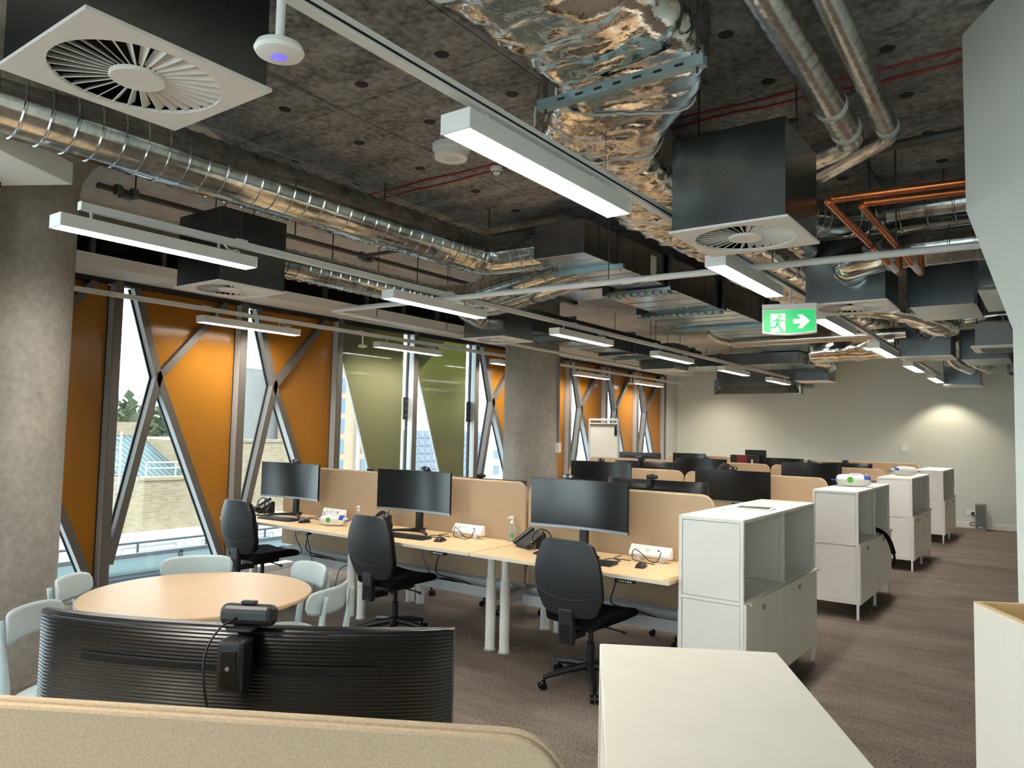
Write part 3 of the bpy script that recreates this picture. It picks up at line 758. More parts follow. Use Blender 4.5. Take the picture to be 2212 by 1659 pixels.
# ---------------------------------------------------------------- task chairs
def make_task_chair():
    t = thing('task_chair', 'chair', 'chair')
    for k in range(5):
        a = R(72*k+20); d = Vector((math.cos(a), math.sin(a), 0)); p = Vector((-d.y, d.x, 0))
        arm = MB().sweep([d*.03+Vector((0, 0, .13)), d*.16+Vector((0, 0, .115)), d*.30+Vector((0, 0, .085)), d*.325+Vector((0, 0, .08))], [.026, .024, .019, .016], 8).build('base_arm', 'black_plastic', t, smooth='auto')
        cs = MB()
        for s in (-1, 1):
            k0 = len(cs.v); cs.lathe([(.0, -.011), (.024, -.011), (.028, 0), (.024, .011), (0, .011)], 16, (0, 0, 0), 'y')
            cs.tf(Matrix.Translation(d*.335+p*(s*.017)+Vector((0, 0, .028))) @ Matrix.Rotation(a, 4, 'Z'), k0)
        cs.cyl(d*.32+Vector((0, 0, .05)), d*.32+Vector((0, 0, .085)), .01, 8)
        k0 = len(cs.v)
        cs.build('caster', 'black_gloss', arm, smooth='auto')
    MB().lathe([(.035, .09), (.038, .16), (.028, .17), (.028, .28), (.019, .285), (.019, .40)], 16).build('gas_lift', 'black_plastic', t, smooth='auto')
    B(-.10, .10, -.16, .12, .385, .425).build('mechanism', 'black_plastic', t, bevel=.012)
    def sf(u, v): # seat top
        y = -.23+.50*v; hw = .235*(.92+.08*math.sin(math.pi*v)); z = .52-.02*math.cos(u*1.2)-.035*max(0, (v-.8)/.2)**2
        return (hw*u, y, z)
    MB().slab(lambda u, v: (sf(u, v)[0]*.93, sf(u, v)[1], .43+.012*u*u), sf, 12, 12).build('seat', 'black_fabric', t, smooth=True, bevel=.018, seg=3, fix=True)
    zc, hh = .745, .245
    def hw(z):
        v = (z-.5)/.49; return .205+.045*math.sin(math.pi*min(1, max(0, v*.9+.12)))-.02*max(0, v-.6)
    lean = lambda z: -.255-.13*(z-.5)-.05*math.sin((z-.5)/.49*math.pi)*.6
    def bp_(u, v, off, grow=0.):
        uu = u*.997; z = zc+(hh+grow)*(2*v-1)*sup(uu, 6); x = (hw(z)+grow)*uu
        return (x, lean(z)+off+.045*uu*uu, z)
    MB().slab(lambda u, v: bp_(u, v, -.028), lambda u, v: bp_(u, v, -.006), 22, 14).build('back_shell', 'chair_shell', t, smooth='auto', fix=True)
    MB().slab(lambda u, v: bp_(u, v, -.006, -.006), lambda u, v: bp_(u, v, .045, -.016), 22, 14).build('back_pad', 'black_fabric', t, smooth=True, fix=True)
    pts = [bp_(u_, 0, -.0285) for u_ in ()]
    sm = []
    for i in range(17):
        u_ = -1+2*i/16; z = .655-.045*(1-u_*u_)+.0; x = hw(z)*u_*.985; sm.append((x, lean(z)-.0275+.045*u_*u_, z))
    MB().sweep(sm, .0042, 6).build('seam', 'chair_shell', t, smooth=True)
    B(-.055, .055, lean(.5)-.05, lean(.5)+.0, .33, .55).build('back_bracket', 'black_plastic', t, bevel=.012)
    rb = MB()
    for k in range(7): rb.box(-.036+.011*k, -.031+.011*k, lean(.5)-.054, lean(.5)-.05, .35, .45)
    rb.build('bracket_ribs', 'black_plastic', t)
    B(-.03, .03, lean(.5)-.03, -.1, .345, .39).build('back_link', 'black_plastic', t, bevel=.008)
    MB().sweep([(.08, .0, .40), (.2, .03, .385), (.25, .04, .375)], [.006, .006, .012], 8).build('lever', 'black_plastic', t, smooth=True)
    return t
CH0 = make_task_chair()
CHS = [(-2.53, 4.43, R(-3), 'black task chair at the desk beside the first white lockers, back to the round table'),
       (-4.34, 4.43, R(-3), 'black task chair at the middle desk near the round table'),
       (-6.09, 4.43, R(-2), 'black task chair at the window end desk near the orange glass'),
       (-4.15, 5.86, R(184), 'black task chair tucked behind the middle desk, only its star base showing'),
       (-2.42, 5.92, R(176), 'black task chair tucked behind the desk beside the first white lockers'),
       (-5.42, 5.88, R(172), 'black task chair tucked behind the window end desk'),
       (-3.36, 9.18, R(180), 'black task chair under the seated person at the second bench')]
for i, (x, y, a, lab) in enumerate(CHS):
    place(CH0, 'chair', (x, y, 0), a, lab, 'black task chairs at the desks')
# ---------------------------------------------------------------- person behind the second bench
pe = thing('person', 'person with short dark brown hair seated behind a black monitor', 'person', (-3.36, 9.18, 0), math.pi)
def skin(name, verts, edges, radii, mt, root=0):
    me = bpy.data.meshes.new(name); me.from_pydata(verts, edges, []); me.materials.append(MT[mt])
    o = bpy.data.objects.new(name, me); COL.objects.link(o); o.parent = pe
    d = o.modifiers.new('skin', 'SKIN'); d.use_smooth_shade = True
    for i, sv in enumerate(me.skin_vertices[0].data): sv.radius = radii[i] if isinstance(radii[i], tuple) else (radii[i], radii[i]); sv.use_root = (i == root)
    s_ = o.modifiers.new('sub', 'SUBSURF'); s_.levels = 1; s_.render_levels = 2
    return o
bv = [(0, -.06, .60), (0, -.07, .74), (0, -.06, .88), (0, -.04, 1.0), (0, -.02, 1.06), (0, .0, 1.12), (0, .02, 1.20), (0, .01, 1.265)]
be = [(i, i+1) for i in range(7)]; br = [(.17, .13), (.15, .11), (.17, .12), (.16, .10), (.055, .055), (.06, .065), (.075, .095), (.05, .07)]
k = len(bv)
for s in (-1, 1):
    n0 = len(bv); bv += [(s*.19, -.03, .97), (s*.25, .02, .80), (s*.17, .28, .845), (s*.14, .35, .835)]; be += [(3, n0), (n0, n0+1), (n0+1, n0+2), (n0+2, n0+3)]; br += [.062, .048, .034, .026]
    n0 = len(bv); bv += [(s*.10, .0, .60), (s*.11, .34, .55), (s*.11, .36, .10), (s*.11, .46, .04)]; be += [(0, n0), (n0, n0+1), (n0+1, n0+2), (n0+2, n0+3)]; br += [.095, .07, .05, .035]
body = skin('body', bv, be, br, 'skin')
sh = skin('shirt', bv[:4]+[bv[8], bv[9], bv[16], bv[17]], [(0, 1), (1, 2), (2, 3), (3, 4), (4, 5), (3, 6), (6, 7)], [(.185, .145), (.165, .125), (.185, .135), (.175, .115), .075, .06, .075, .06], 'navy')
tr2 = skin('trousers', [bv[0], bv[12], bv[13], bv[14], bv[20], bv[21], bv[22]], [(0, 1), (1, 2), (2, 3), (0, 4), (4, 5), (5, 6)], [(.185, .145), .108, .083, .064, .108, .083, .064], 'black_fabric')
hm = MB()
def hf(u, v, g):
    th = u*math.pi; ph = (1-v)*R(118); r_ = g*(1+.03*mnoise.noise(Vector((u*4, v*5, 1))))
    return (.088*r_*math.sin(ph)*math.cos(th), -.005+.108*r_*math.sin(ph)*math.sin(th)-.012, 1.215+.11*r_*math.cos(ph))
hm.slab(lambda u, v: hf(u, v, .96), lambda u, v: hf(u, v, 1.07), 26, 12)
hm.build('hair', 'hair', pe, smooth=True, fix=True)
for s in (-1, 1):
    MB().lathe([(0, -.006), (.018, -.004), (.022, .004), (.01, .012), (0, .012)], 10, (s*.082, .0, 1.19), 'x').build('ear', 'skin', pe, smooth=True)
    MB().lathe([(0, -.008), (.010, -.004), (.010, .004), (0, .008)], 10, (s*.032, .098, 1.20), 'y').build('eye', 'white_plastic', pe, smooth=True)
MB().sweep([(0, .09, 1.205), (0, .118, 1.17), (0, .10, 1.165)], [.007, .013, .008], 8).build('nose', 'skin', pe, smooth=True)
MB().sweep([(-.022, .092, 1.142), (0, .10, 1.14), (.022, .092, 1.142)], [.003, .006, .003], 8).build('mouth', 'red_card', pe, smooth=True)

# ---------------------------------------------------------------- white locker cabinets
def make_cabinet():
    """two bays long (1.6 along y), open shelves over locked doors facing +x; origin front corner x=-1.90"""
    t = thing('locker_cabinet', 'cab', 'cabinet')
    D, L, Hh, zb, zm = .405, 1.6, 1.175, .14, .675
    tb = .022
    for bay in range(2):
        y0 = bay*.8+.001; y1 = y0+.797
        fr = MB()
        for (x, y) in ((0, y0), (D-tb, y0), (0, y1-tb), (D-tb, y1-tb)): fr.box(x, x+tb, y, y+tb, .012, Hh)
        for z in (zb, zm, Hh-tb):
            fr.box(tb, D-tb, y0, y0+tb, z, z+tb); fr.box(tb, D-tb, y1-tb, y1, z, z+tb); fr.box(0, tb, y0+tb, y1-tb, z, z+tb)
            if z != zm: fr.box(D-tb, D, y0+tb, y1-tb, z, z+tb)
            else: fr.box(D-tb, D, y0+tb, y1-tb, z, z+tb)
        f = fr.build('frame', 'white_metal', t, bevel=.0015, seg=1)
        for (x, y) in ((0, y0), (D-tb, y0), (0, y1-tb), (D-tb, y1-tb)):
            MB().lathe([(.017, 0), (.017, .006), (.009, .008), (.009, .014)], 12, (x+tb/2, y+tb/2, 0)).build('foot', 'tray_grey', f)
        B(.003, D-.003, y0+.003, y1-.003, Hh-.006, Hh+.0015).build('top_panel', 'cream_lam', t)
        for z0, z1 in ((zb+tb+.003, zm-.003), (zm+tb+.003, Hh-tb-.003)):
            B(tb+.003, D-tb-.003, y0+.004, y0+.014, z0, z1).build('side_panel', 'white_metal', t)
            B(tb+.003, D-tb-.003, y1-.014, y1-.004, z0, z1).build('side_panel', 'white_metal', t)
            B(.004, .014, y0+tb+.003, y1-tb-.003, z0, z1).build('back_panel', 'white_metal', t)
        B(tb, D-tb, y0+tb, y1-tb, zm+.004, zm+.016).build('shelf', 'white_metal', t)
        B(tb, D-tb, y0+tb, y1-tb, zb+.004, zb+.016).build('bottom_panel', 'white_metal', t)
        for k in range(2):
            a = y0+.003+k*.396; b = a+.394
            dr = B(D, D+.016, a, b, zb+.0, zm+.012).build('door', 'cream_lam', t, bevel=.001, seg=1)
            if k == 0:
                B(D+.016, D+.028, a+.295, a+.325, zm-.065, zm-.035).build('lock', 'silver', dr, bevel=.004)
        lip = MB().box(D, D+.038, y0+.02, y1-.01, zm+.014, zm+.018).box(D+.034, D+.038, y0+.02, y1-.01, zm+.004, zm+.014).build('lip_handle', 'cream_lam', t)
    return t
CAB0 = make_cabinet()
cy = [4.40, 7.555, 10.77, 14.03]
labs = ['white locker cabinet with a tablet on top, beside the first bench', 'white locker cabinet with a backpack strap hanging out and a wipes pack on top', 'white locker cabinet with a blue and white wipes pack on top, third along the aisle', 'white locker cabinet with nothing on top, nearest the sage end wall']
for i in range(4): place(CAB0, 'cab', (-1.90, cy[i], 0), 0, labs[i], 'white locker cabinets along the aisle')
fc = copy_tree(CAB0); fc.location = ab(.030, .21); fc.rotation_euler = (0, 0, H30)
tag(fc, 'white cabinet top in the foreground beside the near felt divider', 'cabinet', 'foreground locker cabinet')
fc['label'] = 'white cabinet with a bare top right beside the near felt divider'
# tablet on the first cabinet
tb_ = thing('tablet', 'slim tablet with a white frame lying on the first white lockers', 'tablet', (-1.67, 5.13, 1.178), R(8))
B(-.125, .125, -.09, .09, 0, .009).build('case', 'white_plastic', tb_, bevel=.003)
B(-.105, .105, -.08, .08, .009, .0098).build('glass', 'tablet_glass', tb_)
# wipes packs
def wipes(loc, rz, label, sc=1., kind=0):
    t = thing('wipes_pack', label, 'wipes pack', loc, rz); t.scale = (sc, sc, sc*1.45)
    def top(u, v): return (.125*u, -.055+.11*v, .032+.032*sup(u, 4)*sup(2*v-1, 2.2))
    def bot(u, v): return (.125*u, -.055+.11*v, .032-.031*sup(u, 3)*sup(2*v-1, 3))
    MB().slab(bot, top, 18, 12).build('pouch', 'pack_white', t, smooth=True, fix=True)
    for s in (-1, 1):
        MB().slab(lambda u, v: (s*(.118+.035*v), -.05+.1*(u*.5+.5)*(1-.3*v)+.015*v, .030), lambda u, v: (s*(.118+.035*v), -.05+.1*(u*.5+.5)*(1-.3*v)+.015*v, .0345), 8, 3).build('end_fin', 'blue_pack', t, fix=True)
    MB().slab(lambda u, v: tuple(Vector(top(.55+.35*v, .5+.49*u))+Vector((0, 0, .0012))), lambda u, v: tuple(Vector(top(.55+.35*v, .5+.49*u))+Vector((0, 0, .0004))), 10, 4).build('blue_band', 'blue_pack', t, smooth=True, fix=True)
    MB().slab(lambda u, v: (-.03+.022*math.cos(v*6.2832)*(u*.5+.5), -.0545+.0, .036+.016*math.sin(v*6.2832)*(u*.5+.5)), lambda u, v: (-.03+.022*math.cos(v*6.2832)*(u*.5+.5), -.0565, .036+.016*math.sin(v*6.2832)*(u*.5+.5)), 3, 16).build('round_logo', 'green_mark', t, fix=True)
    B(-.02, .055, -.028, .028, .062, .068).build('lid', 'pack_white', t, bevel=.003)
    return t
wipes((-1.70, 8.36, 1.1765), R(20), 'white wipes pack with a green round logo on the second white lockers', 1.35)
wipes((-1.70, 11.55, 1.1765), R(-150), 'blue and white wipes pack on the third white lockers', 1.3)
wipes((-5.33, 4.62, DT), R(24), 'blue and white wipes pack lying on the window end desk', 1.0)
# backpack
bpk = thing('backpack', 'black backpack inside the second lockers with its strap hanging out', 'backpack', (-1.72, 8.62, .692))
def bpf(u, v, s): 
    return (s*.10*sup(u, 4)*sup(2*v-1, 4)-.02, .14*u, .005+.29*v)
MB().slab(lambda u, v: bpf(u, v, 1), lambda u, v: bpf(u, v, -1), 14, 14).build('bag', 'black_fabric', bpk, smooth=True, fix=True)
ribbon = [(.05, -.12, .10), (.15, -.10, .06), (.235, -.06, .035), (.285, -.02, -.015), (.315, .01, -.08), (.335, .02, -.155), (.345, .025, -.20)]
MB().sweep(resample(fillet(ribbon, .06, 5), .02), 1., 4, True, [(-.004, -.022), (.004, -.022), (.004, .022), (-.004, .022)]).build('strap', 'black_fabric', bpk, smooth='auto')
MB().sweep(resample(fillet([(.345, .025, -.20), (.352, .03, -.25), (.345, .03, -.29), (.33, .035, -.325)], .03, 4), .01), 1., 4, True, [(-.002, -.012), (.002, -.012), (.002, .012), (-.002, .012)]).build('webbing', 'black_fabric', bpk, smooth='auto')
MB().sweep(resample([(.05, -.02, .26), (.1, -.05, .22), (.13, -.04, .12)], .01), .006, 6).build('pull_cord', 'black_fabric', bpk, smooth=True)
# ---------------------------------------------------------------- joinery box bottom right
jb = thing('joinery_box', 'open topped white box unit with pale plywood edges beside the sage wall', 'box unit', ab(1.613, 3.38), H30)
w_, l_, h_ = .285, 2.4, 1.0
B(0, .02, -l_, 0, 0, h_-.006).build('side_panel', 'cream_lam', jb)
B(.265, w_, -l_, 0, 0, h_-.006).build('side_panel', 'cream_lam', jb)
B(.02, .265, -.02, 0, 0, h_-.006).build('end_panel', 'cream_lam', jb)
B(.02, .265, -l_, -l_+.02, 0, h_-.006).build('end_panel', 'cream_lam', jb)
B(.02, .265, -l_+.02, -.02, .55, .57).build('inner_shelf', 'ply', jb)
MB().box(0, .02, -l_, 0, h_-.006, h_).box(.265, w_, -l_, 0, h_-.006, h_).box(.02, .265, -.02, 0, h_-.006, h_).build('ply_edge', 'ply', jb)
B(.02, .024, -l_+.02, -.02, .57, h_-.004).build('inner_lining', 'ply', jb); B(.261, .265, -l_+.02, -.02, .57, h_-.004).build('inner_lining', 'ply', jb)
B(.024, .261, -.024, -.02, .57, h_-.004).build('inner_lining', 'ply', jb)
# ---------------------------------------------------------------- round table and pale chairs
tx, ty = -3.85, 2.40
rt_ = thing('round_table', 'round beech table with pale chairs by the windows', 'table', (tx, ty, 0))
MB().lathe([(.0, .719), (.585, .719), (.60, .725), (.60, .738), (.595, .743), (0, .743)], 72).build('tabletop', 'table_top', rt_, smooth='auto')
MB().lathe([(.04, .03), (.04, .708), (.16, .716), (.16, .719)], 24).build('pedestal', 'white_metal', rt_, smooth='auto')
MB().lathe([(.22, 0), (.22, .008), (.05, .03)], 40).build('base_plate', 'white_metal', rt_, smooth='auto')
def make_pale_chair():
    t = thing('pale_chair', 'chair', 'chair')
    n = 32; prof = []
    def sq(a, r): 
        c, s = math.cos(a), math.sin(a); k = (abs(c)**2.6+abs(s)**2.6)**(-1/2.6); return (r*c*k, r*s*k*.97)
    mb = MB(); 
    for z, r in ((.435, .19), (.438, .205), (.447, .21), (.456, .205), (.452, .14), (.449, .0)):
        for i in range(n): x, y = sq(2*math.pi*i/n, r); mb.v.append(Vector((x, y, z)))
    for j in range(5):
        for i in range(n): i2 = (i+1) % n; mb.f.append((j*n+i, j*n+i2, (j+1)*n+i2, (j+1)*n+i))
    mb.f.append(tuple(range(n))[::-1])
    mb.build('seat', 'chair_blue', t, smooth=True)
    for s in (-1, 1):
        MB().sweep(resample(fillet([(s*.20, -.24, 0), (s*.165, -.19, .26), (s*.15, -.175, .46), (s*.14, -.225, .80)], .2, 6), .03), [.012+.010*math.sin(math.pi*min(1, i/24)) for i in range(40)][:len(resample(fillet([(s*.20, -.24, 0), (s*.165, -.19, .26), (s*.15, -.175, .46), (s*.14, -.225, .80)], .2, 6), .03))], 10).build('rear_leg', 'chair_blue', t, smooth=True)
        MB().sweep([(s*.165, .17, 0), (s*.16, .155, .22), (s*.15, .14, .44)], [.013, .018, .022], 10).build('front_leg', 'chair_blue', t, smooth=True)
    def bf(u, v, o):
        uu = u*.997; th = uu*.62; z = .765+.068*(2*v-1)*sup(uu, 4); r = .36
        return (math.sin(th)*(r-o), .145-math.cos(th)*(r-o)-.02*(z-.765)/.06*.35, z)
    MB().slab(lambda u, v: bf(u, v, -.006), lambda u, v: bf(u, v, .006), 24, 8).build('backrest', 'chair_blue', t, smooth=True, fix=True)
    B(-.12, .12, -.17, -.14, .40, .437).build('seat_rail', 'chair_blue', t, bevel=.006)
    return t
PC0 = make_pale_chair()
# back centre and facing (towards the table)
for i, (bx_, by_, lab) in enumerate(((-3.80, 1.50, 'pale blue grey plastic chair standing clear beside the ribbed monitor'), (-4.33, 2.02, 'pale chair at the round table nearest the large concrete column'), (-4.42, 2.68, 'pale chair at the round table nearest the clear window'), (-3.78, 2.99, 'pale chair at the round table beside the window end desk'), (-3.10, 2.74, 'pale chair turned side-on between round table and middle desk'))):
    if i in (1, 2, 3):
        th = R((224, 150, 78)[i-1]); dx, dy = -math.cos(th), -math.sin(th); bx_, by_ = tx-dx*.71, ty-dy*.71
    elif i == 0: dx, dy = .80, .60
    else: dx, dy = -.93, -.36
    a = math.atan2(dy, dx)-math.pi/2
    place(PC0, 'pc', (bx_+dx*.22, by_+dy*.22, 0), a, lab, 'pale chairs around the round table')
# ---------------------------------------------------------------- desk clutter of the first bench
def make_keyboard():
    t = thing('keyboard', 'k', 'keyboard')
    MB().prism([(-.065, 0), (.065, 0), (.065, .020), (-.065, .010)], 'x', -.22, .22).build('case', 'black_plastic', t, bevel=.003)
    ks = MB()
    for r_ in range(5):
        for c_ in range(15):
            x = -.205+.0275*c_; y = -.052+.022*r_; z = .0105+(y+.065)*.077
            ks.box(x, x+.023, y, y+.018, z, z+.004)
    o = ks.build('key_field', 'chair_shell', t); o['kind'] = 'stuff'; return t
KB0 = make_keyboard()
def make_mouse():
    t = thing('mouse', 'm', 'mouse')
    MB().slab(lambda u, v: (.031*u, -.052+.104*v, .001), lambda u, v: (.031*u, -.052+.104*v, .002+.032*sup(u, 2.5)*sup(2*v-1, 2.5)), 12, 14).build('shell', 'black_plastic', t, smooth=True, fix=True)
    MB().lathe([(0, -.003), (.008, -.003), (.008, .003), (0, .003)], 10, (0, .025, .028), 'x').build('wheel', 'silver', t); return t
MO0 = make_mouse()
def make_headset():
    t = thing('headset', 'h', 'headset')
    B(-.045, .045, -.05, .05, 0, .012).build('stand_base', 'black_plastic', t, bevel=.004)
    MB().cyl((0, .03, .01), (0, .03, .16), .006, 8).build('stand_post', 'black_plastic', t)
    hb_ = [(.0, .03+.0*1, .165)]
    arc = [(math.cos(R(a_))*.078, .01, .09+math.sin(R(a_))*.085) for a_ in range(-25, 206, 12)]
    MB().sweep(arc, .0055, 8).build('headband', 'black_plastic', t, smooth=True)
    for s in (-1, 1): MB().lathe([(0, -.016), (.028, -.014), (.032, 0), (.028, .014), (0, .016)], 18, (s*.072, .01, .055), 'x').build('ear_cup', 'black_gloss', t, smooth='auto')
    MB().sweep([(-.075, .0, .05), (-.085, -.04, .03), (-.07, -.09, .035)], [.003, .003, .005], 6).build('microphone', 'black_plastic', t, smooth=True)
    return t
HS0 = make_headset()
def make_phone():
    t = thing('desk_phone', 'p', 'telephone')
    MB().prism([(-.09, 0), (.08, 0), (.08, .11), (.06, .12), (-.09, .03)], 'x', -.085, .085).build('base', 'black_plastic', t, bevel=.004)
    k0 = MB().box(-.022, .022, -.1, .1, 0, .03); k0.tf(Matrix.Translation((-.11, .0, .065)) @ Matrix.Rotation(R(32), 4, 'X'))
    k0.build('handset', 'black_plastic', t, bevel=.008)
    s0 = MB().box(-.02, .07, -.035, .06, 0, .003); s0.tf(Matrix.Translation((0, .0, .0755)) @ Matrix.Rotation(R(31), 4, 'X')); s0.build('display', 'tablet_glass', t)
    return t
PH0 = make_phone()
def make_power():
    t = thing('power_module', 'pm', 'power outlet')
    MB().prism([(-.03, .03), (.03, .03), (.03, .10), (.012, .105), (-.03, .045)], 'x', -.15, .15).build('housing', 'white_plastic', t, bevel=.004)
    for s in (-1, 1):
        MB().prism([(-.028, .028), (.028, .028), (.028, .10), (.01, .107), (-.032, .046)], 'x', s*.15-.008, s*.15+.008).build('end_cap', 'white_plastic', t, bevel=.003)
        B(s*.09-.02, s*.09+.02, -.02, .03, 0, .03).build('clamp_foot', 'white_plastic', t, bevel=.003)
    nrm = Matrix.Translation((0, -.0085, .077)) @ Matrix.Rotation(R(55), 4, 'X')
    for x in (-.09, -.02):
        k0 = MB()
        k0.lathe([(0, 0), (.018, 0), (.018, .0015), (0, .0015)], 16); k0.tf(nrm @ Matrix.Translation((x, 0, .0005))); so = k0.build('socket', 'plate_white', t)
        s1 = MB(); [s1.box(dx-.001, dx+.001, -.005, .004, .0015, .0025) for dx in (-.007, .007)]; s1.tf(nrm @ Matrix.Translation((x, 0, .0005))); s1.build('slot', 'black_plastic', so)
    u0 = MB().box(.06, .075, -.006, .006, .0005, .002); u0.tf(nrm); u0.build('usb_port', 'blue_pack', t)
    MB().sweep(resample(fillet([(.09, -.02, .07), (.10, -.055, .06), (.095, -.075, .01), (.05, -.09, .006), (-.05, -.075, .07), (-.11, -.05, .085), (-.12, -.06, .005), (-.02, -.10, .004), (.10, -.13, .004)], .06, 5), .012), .003, 6).build('lead', 'black_cable', t, smooth=True)
    return t
PM0 = make_power()
def cable(name, pts, r, m, label, cat='cable', grp=None):
    return tag(MB().sweep(resample(fillet(pts, .15, 6), .03), r, 6).build(name, m, smooth=True), label, cat, grp)
where = ['on the desk beside the first white lockers', 'on the middle desk by the round table', 'on the window end desk by the round table']
mx_ = [-2.84, -4.49, -6.165]
yd = ROWS[0]
for c_ in range(3):
    x = mx_[c_]
    place(KB0, 'kb', (x+.10+(.05 if c_ else .10), yd-.50, DT), R(4), 'black keyboard '+where[c_], 'keyboards on the first bench')
    place(MO0, 'mo', (x+(.50 if c_ else .58), yd-.47+(.06 if c_ == 0 else 0), DT), R(12), 'dark mouse '+where[c_], 'mice on the first bench')
    place(HS0, 'hs', (x-.22, yd-.41, DT), R(12), 'black headset on a stand '+where[c_], 'headsets on the first bench')
    place(PH0, 'ph', (x-.44, yd-.22, DT), R(-25), 'black desk telephone '+where[c_], 'desk phones on the first bench')
    place(PM0, 'pm', (x+.52, yd-.14, DT), R(-2), 'white angled power outlet '+where[c_], 'power outlets on the first bench')
    cable('monitor_cable', [(x+.27, yd-.10, DZ+.006), (x+.27, yd-.26, DZ+.006), (x+.40, yd-.31, DZ+.006), (x+.33, yd-.38, DZ+.006), (x+.25, yd-.36, DZ+.006), (x+.30, yd-.29, DZ+.014), (x+.42, yd-.25, DZ+.006)], .0032, 'black_cable', 'loose black cables behind the keyboard '+where[c_], 'cable', 'loose desk cables')
    cable('under_desk_cable', [(x+.35, yd-.26, DZ-.03), (x+.30, yd-.28, .56), (x+.25, yd-.24, .46), (x+.45, yd-.13, .42), (x+.7, yd-.12, .36)], .005, 'black_cable', 'black cable drooping to the tray under '+where[c_].replace('on ', ''), 'cable', 'cables under the first bench')
    cable('under_desk_cable', [(x+.15, yd-.27, DZ-.03), (x+.12, yd-.28, .60), (x+.2, yd-.24, .47), (x+.02, yd-.12, .40)], .006, 'grey_cable', 'grey cable drooping to the tray under '+where[c_].replace('on ', ''), 'cable', 'cables under the first bench')
    cable('tray_cable', [(x-.4, yd-.12, .37), (x-.1, yd-.13, .40), (x+.1, yd-.10, .37), (x+.3, yd-.14, .42), (x+.5, yd-.11, .37), (x+.62, yd-.12, .38)], .009, 'black_cable', 'tangle of black leads in the tray under '+where[c_].replace('on ', ''), 'cable', 'cables in the cable trays')
cable('network_cable', [(-5.62, yd-.50, .74), (-5.55, yd-.45, .45), (-5.5, yd-.45, .12), (-5.35, yd-.5, .05), (-5.25, yd-.45, .2), (-5.35, yd-.3, .40), (-5.3, yd-.13, .40)], .004, 'blue_cable', 'dark blue network cable looping to the floor under the window end desk')
# small white adapter under the window desk
tag(B(-5.72, -5.55, yd-.62, yd-.55, DZ-.056, DZ-.0245).build('adapter_box', 'white_plastic', bevel=.004), 'small white adapter fixed under the window end desk', 'adapter')
def sanitiser(loc, label, sc=1., m='bottle_clear'):
    t = thing('pump_bottle', label, 'bottle', loc); t.scale = (sc,)*3
    MB().lathe([(.0, 0), (.036, 0), (.038, .004), (.038, .085), (.034, .105), (.018, .125), (.013, .13), (.013, .138)], 24).build('bottle', m, t, smooth='auto')
    MB().lathe([(.0155, .136), (.0155, .152), (.006, .156), (.006, .178)], 16).build('collar', 'white_plastic', t, smooth='auto')
    MB().sweep([(.012, 0, .182), (0, 0, .184), (-.03, 0, .180), (-.042, 0, .170)], [.009, .010, .006, .004], 10).build('pump_head', 'white_plastic', t, smooth=True)
    B(.012, .032, -.036, -.030, .03, .06).build('leaf_print', 'green_mark', t)
    return t
q = at_z(1103, 1170, DZ)
sanitiser((q.x, q.y+.02, DT), 'clear pump bottle of sanitiser standing by the divider of the middle desk', 1.05)
sanitiser((-5.20, 4.80, DT), 'clear pump bottle of sanitiser beside the wipes pack on the window end desk', .9)
sanitiser((-6.30, ROWS[2]-.2, DT), 'white pump bottle on the third bench in front of the whiteboard', 2.5 if False else 1.0, 'white_plastic')
# ---------------------------------------------------------------- whiteboard, wall bits
wb_ = thing('whiteboard', 'mobile whiteboard in a grey frame standing before the far orange windows', 'whiteboard', (-6.84, 12.36, 0), R(-4))
B(-.30, .30, -.012, .012, .95, 1.86).build('board', 'cream_lam', wb_)
fr_ = MB().box(-.33, -.30, -.02, .02, .1, 1.92).box(.30, .33, -.02, .02, .1, 1.92).box(-.33, .33, -.02, .02, 1.90, 1.94).box(-.3, .3, -.02, .02, .92, .95)
fr_.build('frame', 'aluminium_light', wb_, bevel=.004)
B(-.3, .3, -.022, -.012, 1.80, 1.84).build('clip_bar', 'aluminium', wb_)
B(.26, .285, -.05, -.012, 1.62, 1.80).build('marker_holder', 'black_plastic', wb_)
for s in (-1, 1): B(s*.315-.02, s*.315+.02, -.3, .3, .03, .10).build('foot', 'aluminium_light', wb_, bevel=.006)
for s in (-1, 1):
    for e_ in (-.27, .27): MB().lathe([(0, -.012), (.03, -.012), (.03, .012), (0, .012)], 14, (s*.315, e_, .03), 'x').build('caster', 'black_plastic', wb_)
sw = at_y(1955, 969, 16.95)
so = thing('wall_switch', 'small white square switch on the sage end wall', 'switch', (sw.x, 16.95, sw.z)); B(-.06, .06, -.03, 0, -.06, .06).build('plate', 'white_plastic', so, bevel=.006); B(-.02, .02, -.034, -.03, -.03, .03).build('rocker', 'white_plastic', so, bevel=.003)
ow = at_y(2098, 1107, 16.95)
sk = thing('wall_socket', 'white power socket low on the sage end wall with a black plug', 'socket', (ow.x, 16.95, ow.z)); B(-.08, .08, -.012, 0, -.05, .05).build('plate', 'white_plastic', sk, bevel=.003)
MB().cyl((.03, -.012, -.01), (.03, -.055, -.02), .028, 12).build('plug', 'black_plastic', sk); 
MB().sweep(resample(fillet([(.04, -.05, -.03), (.1, -.07, -.10), (.13, -.08, -.22), (-.02, -.09, -.24), (.0, -.1, -.17), (.14, -.1, -.2), (.15, -.1, -.36)], .06, 5), .02), .009, 6).build('lead', 'black_cable', sk, smooth=True)
sp = at_y(2120, 1126, 16.8)
spk = thing('floor_speaker', 'slim grey box speaker standing on the floor by the end wall', 'speaker', (sp.x, 16.72, 0))
B(-.085, .085, -.1, .1, 0, .50).build('cabinet', 'coil_grey', spk, bevel=.006); B(-.075, .075, -.104, -.1, .03, .47).build('grille', 'stud_grey', spk); B(-.03, .03, -.106, -.104, .05, .065).build('badge', 'white_plastic', spk)
